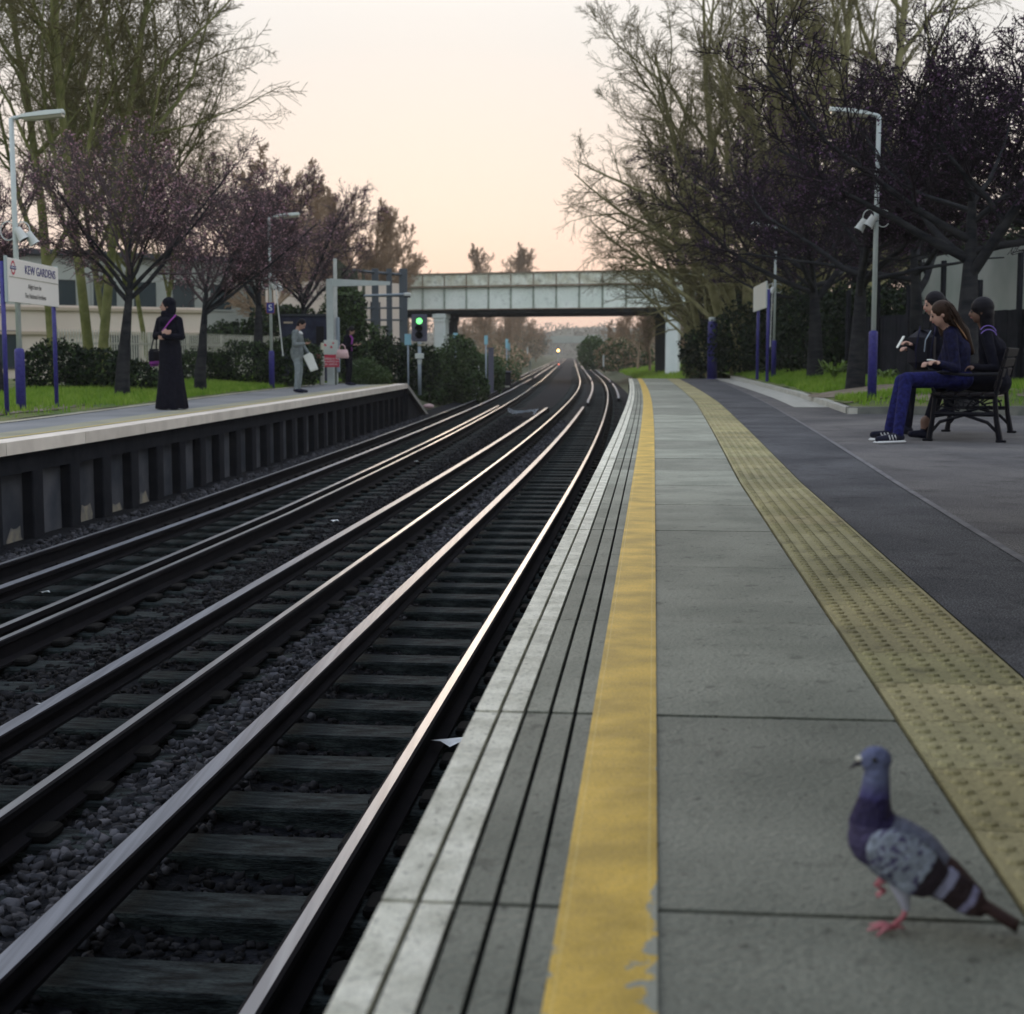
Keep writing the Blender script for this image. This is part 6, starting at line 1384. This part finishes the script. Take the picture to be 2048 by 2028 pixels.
def wingcol(x, y, z):
    p = Vector((x, y, z)); w = (p - Vector((-.035, 0, .16))).dot(Vector((.80, 0, -.60))); v = (p - Vector((-.035, 0, .16))).dot(Vector((.6, 0, .8)))
    w2 = w + 1.2 * v * abs(v) * 4
    if w2 < .085:
        b = Vector((.33, .37, .44)); n = ns(x, y, z, 190, 3) + .6 * ns(x, y, z, 330, 5)
        if n > .22 and w2 > .0: b = Vector((.10, .09, .17))
        if v > .03 and w2 > .02: b = b * .55
        return b * (.8 + .3 * ns(x, y, z, 120, 7) + .15 * ns(x, y, z, 500, 1))
    if w2 < .112: return Vector((.022, .014, .020))
    if w2 < .128: return Vector((.26, .26, .36))
    if w2 < .155: return Vector((.022, .012, .014))
    if w2 < .166: return Vector((.22, .21, .32))
    return Vector((.035, .018, .018))
for sg in (-1, 1):
    c0 = Vector((.008, .038 * sg - .002, .120)); c1 = Vector((.075, .030 * sg - .016, .083)); 
    Mw = frame(Vector((.80, -.16, -.58)))[3]
    pr = [('e', c0, (.066, .013, .043), 0, Mw), ('e', c0 + Vector((-.018, -.000, .010)), (.045, .014, .038), 0, Mw), ('e', c1, (.062, .011, .027), 0, Mw), ('c', c1 + Vector((.03, -.005, -.018)), (.126, .008 * sg - .034, .050), .013, .006, 0)]
    figure(pr, ['pigeon_feather'], 'wing', pg, .003, 3, wingcol)
m = MB(); vs = []; n = 9
for j, (t_, w_) in enumerate(((0, .018), (.4, .026), (.8, .032), (1, .030))):
    c = Vector((.098, -.030, .070)).lerp(Vector((.172, -.048, .026)), t_)
    for k in range(n): a = 6.2832 * k / n; vs.append((c.x + .004 * math.sin(a) * .5 + .012 * math.cos(a), c.y + w_ * math.cos(a), c.z + .010 * math.sin(a) - .30 * w_ * math.cos(a)))
m.add(vs, [(j * n + k, j * n + (k + 1) % n, (j + 1) * n + (k + 1) % n, (j + 1) * n + k) for j in range(3) for k in range(n)] + [tuple(3 * n + k for k in range(n))], 0, (.042, .02, .018)); m.build('tail', 'pigeon_feather', pg, True)
m = MB(); m.tube([(-.050, .008, .259), (-.060, .008, .2545), (-.069, .008, .248)], [.0052, .0038, .0010], 8); bk = m.build('beak', 'pigeon_beak', pg, True); m = MB(); m.ball((-.053, .008, .2635), (.0075, .006, .0045), 10); m.build('cere', 'pigeon_cere', bk, True)
m = MB()
for sg in (-1, 1): m.ball((-.036, .008 + .0165 * sg, .266), .0042, 10)
m.build('eyes', 'eye_dark', pg, True)
m = MB(); m.capsule((.006, -.004, .082), (.017, -.008, .040), .017, .0065); m.build('thigh', 'pigeon_leg_feather', pg, True)
m = MB(); m.tube([(.017, -.008, .044), (.015, -.006, .026), (.000, -.004, .009)], [.0055, .0042, .0045], 8)
for (dx, dy) in ((-.040, -.002), (-.031, .020), (-.030, -.022), (.018, .004)): m.tube([(.000, -.004, .008), (dx * .5, -.004 + dy * .5, .009), (dx, -.004 + dy, .0035)], [.0045, .0038, .0015], 7)
m.build('leg', 'pigeon_leg', pg, True)
m = MB(); m.tube([(-.008, .014, .080), (-.022, .014, .066), (-.010, .013, .058)], [.009, .005, .004], 7)
for dy in (-.006, 0, .006): m.tube([(-.010, .013, .058), (-.022, .013 + dy, .050)], [.0035, .0015], 6)
m.build('leg', 'pigeon_leg', pg, True)

# ------------------------------------------------------------------ haze and unseen canopy and bridge added to shade the foreground
hz = bpy.data.materials.new('haze_air'); hz.use_nodes = True; nt = hz.node_tree; nt.nodes.remove(nt.nodes['Principled BSDF']); pv = nt.nodes.new('ShaderNodeVolumePrincipled')
pv.inputs['Color'].default_value = (.95, .93, .90, 1); pv.inputs['Density'].default_value = .00042; pv.inputs['Anisotropy'].default_value = .35; nt.links.new(pv.outputs[0], nt.nodes['Material Output'].inputs['Volume']); MATS['haze_air'] = hz
m = MB(); m.box((100, 560, 13), (1300, 1240, 31)); ho = m.build('haze', 'haze_air'); ho['kind'] = 'stuff'; ho['label'] = 'thin evening haze filling the air'; ho['category'] = 'haze'
S.cycles.volume_bounces = 0

t = thing('shade_canopy', 'unseen canopy on posts added to shade the camera end of the right platform', 'canopy', (6.2, -3, 0)); m = MB(); m.box((0, 0, 3.35), (10.5, 24, .16)); m.build('roof', 'roof_dark', t)  # added out of view to darken the near slabs and pigeon
for yy in (-7, -2.5, 2.0): m = MB(); m.box((3.0, yy, 1.64), (.16, .16, 3.26), bev=.01); m.build('post', 'purple_paint', t)  # posts of the added shade canopy
m = MB(); m.box((6.0, -3, 1.6), (3.0, 16, 3.3)); m.build('wall', 'cream_wall', t)

t = thing('shade_footbridge', 'unseen concrete bridge added behind the camera to shade the near tracks and platform', 'shade_footbridge', (-2, -7, 0)); m = MB(); m.box((0, 0, 4.6), (22, 2.6, 2.6)); m.build('deck', 'kerb_stone', t)  # added out of view to block sky light on the near ground
for x in (-7.5, 3.8): m = MB(); m.box((x, 0, 1.0), (1.6, 2.2, 4.6)); m.build('shade_pier', 'kerb_stone', t)
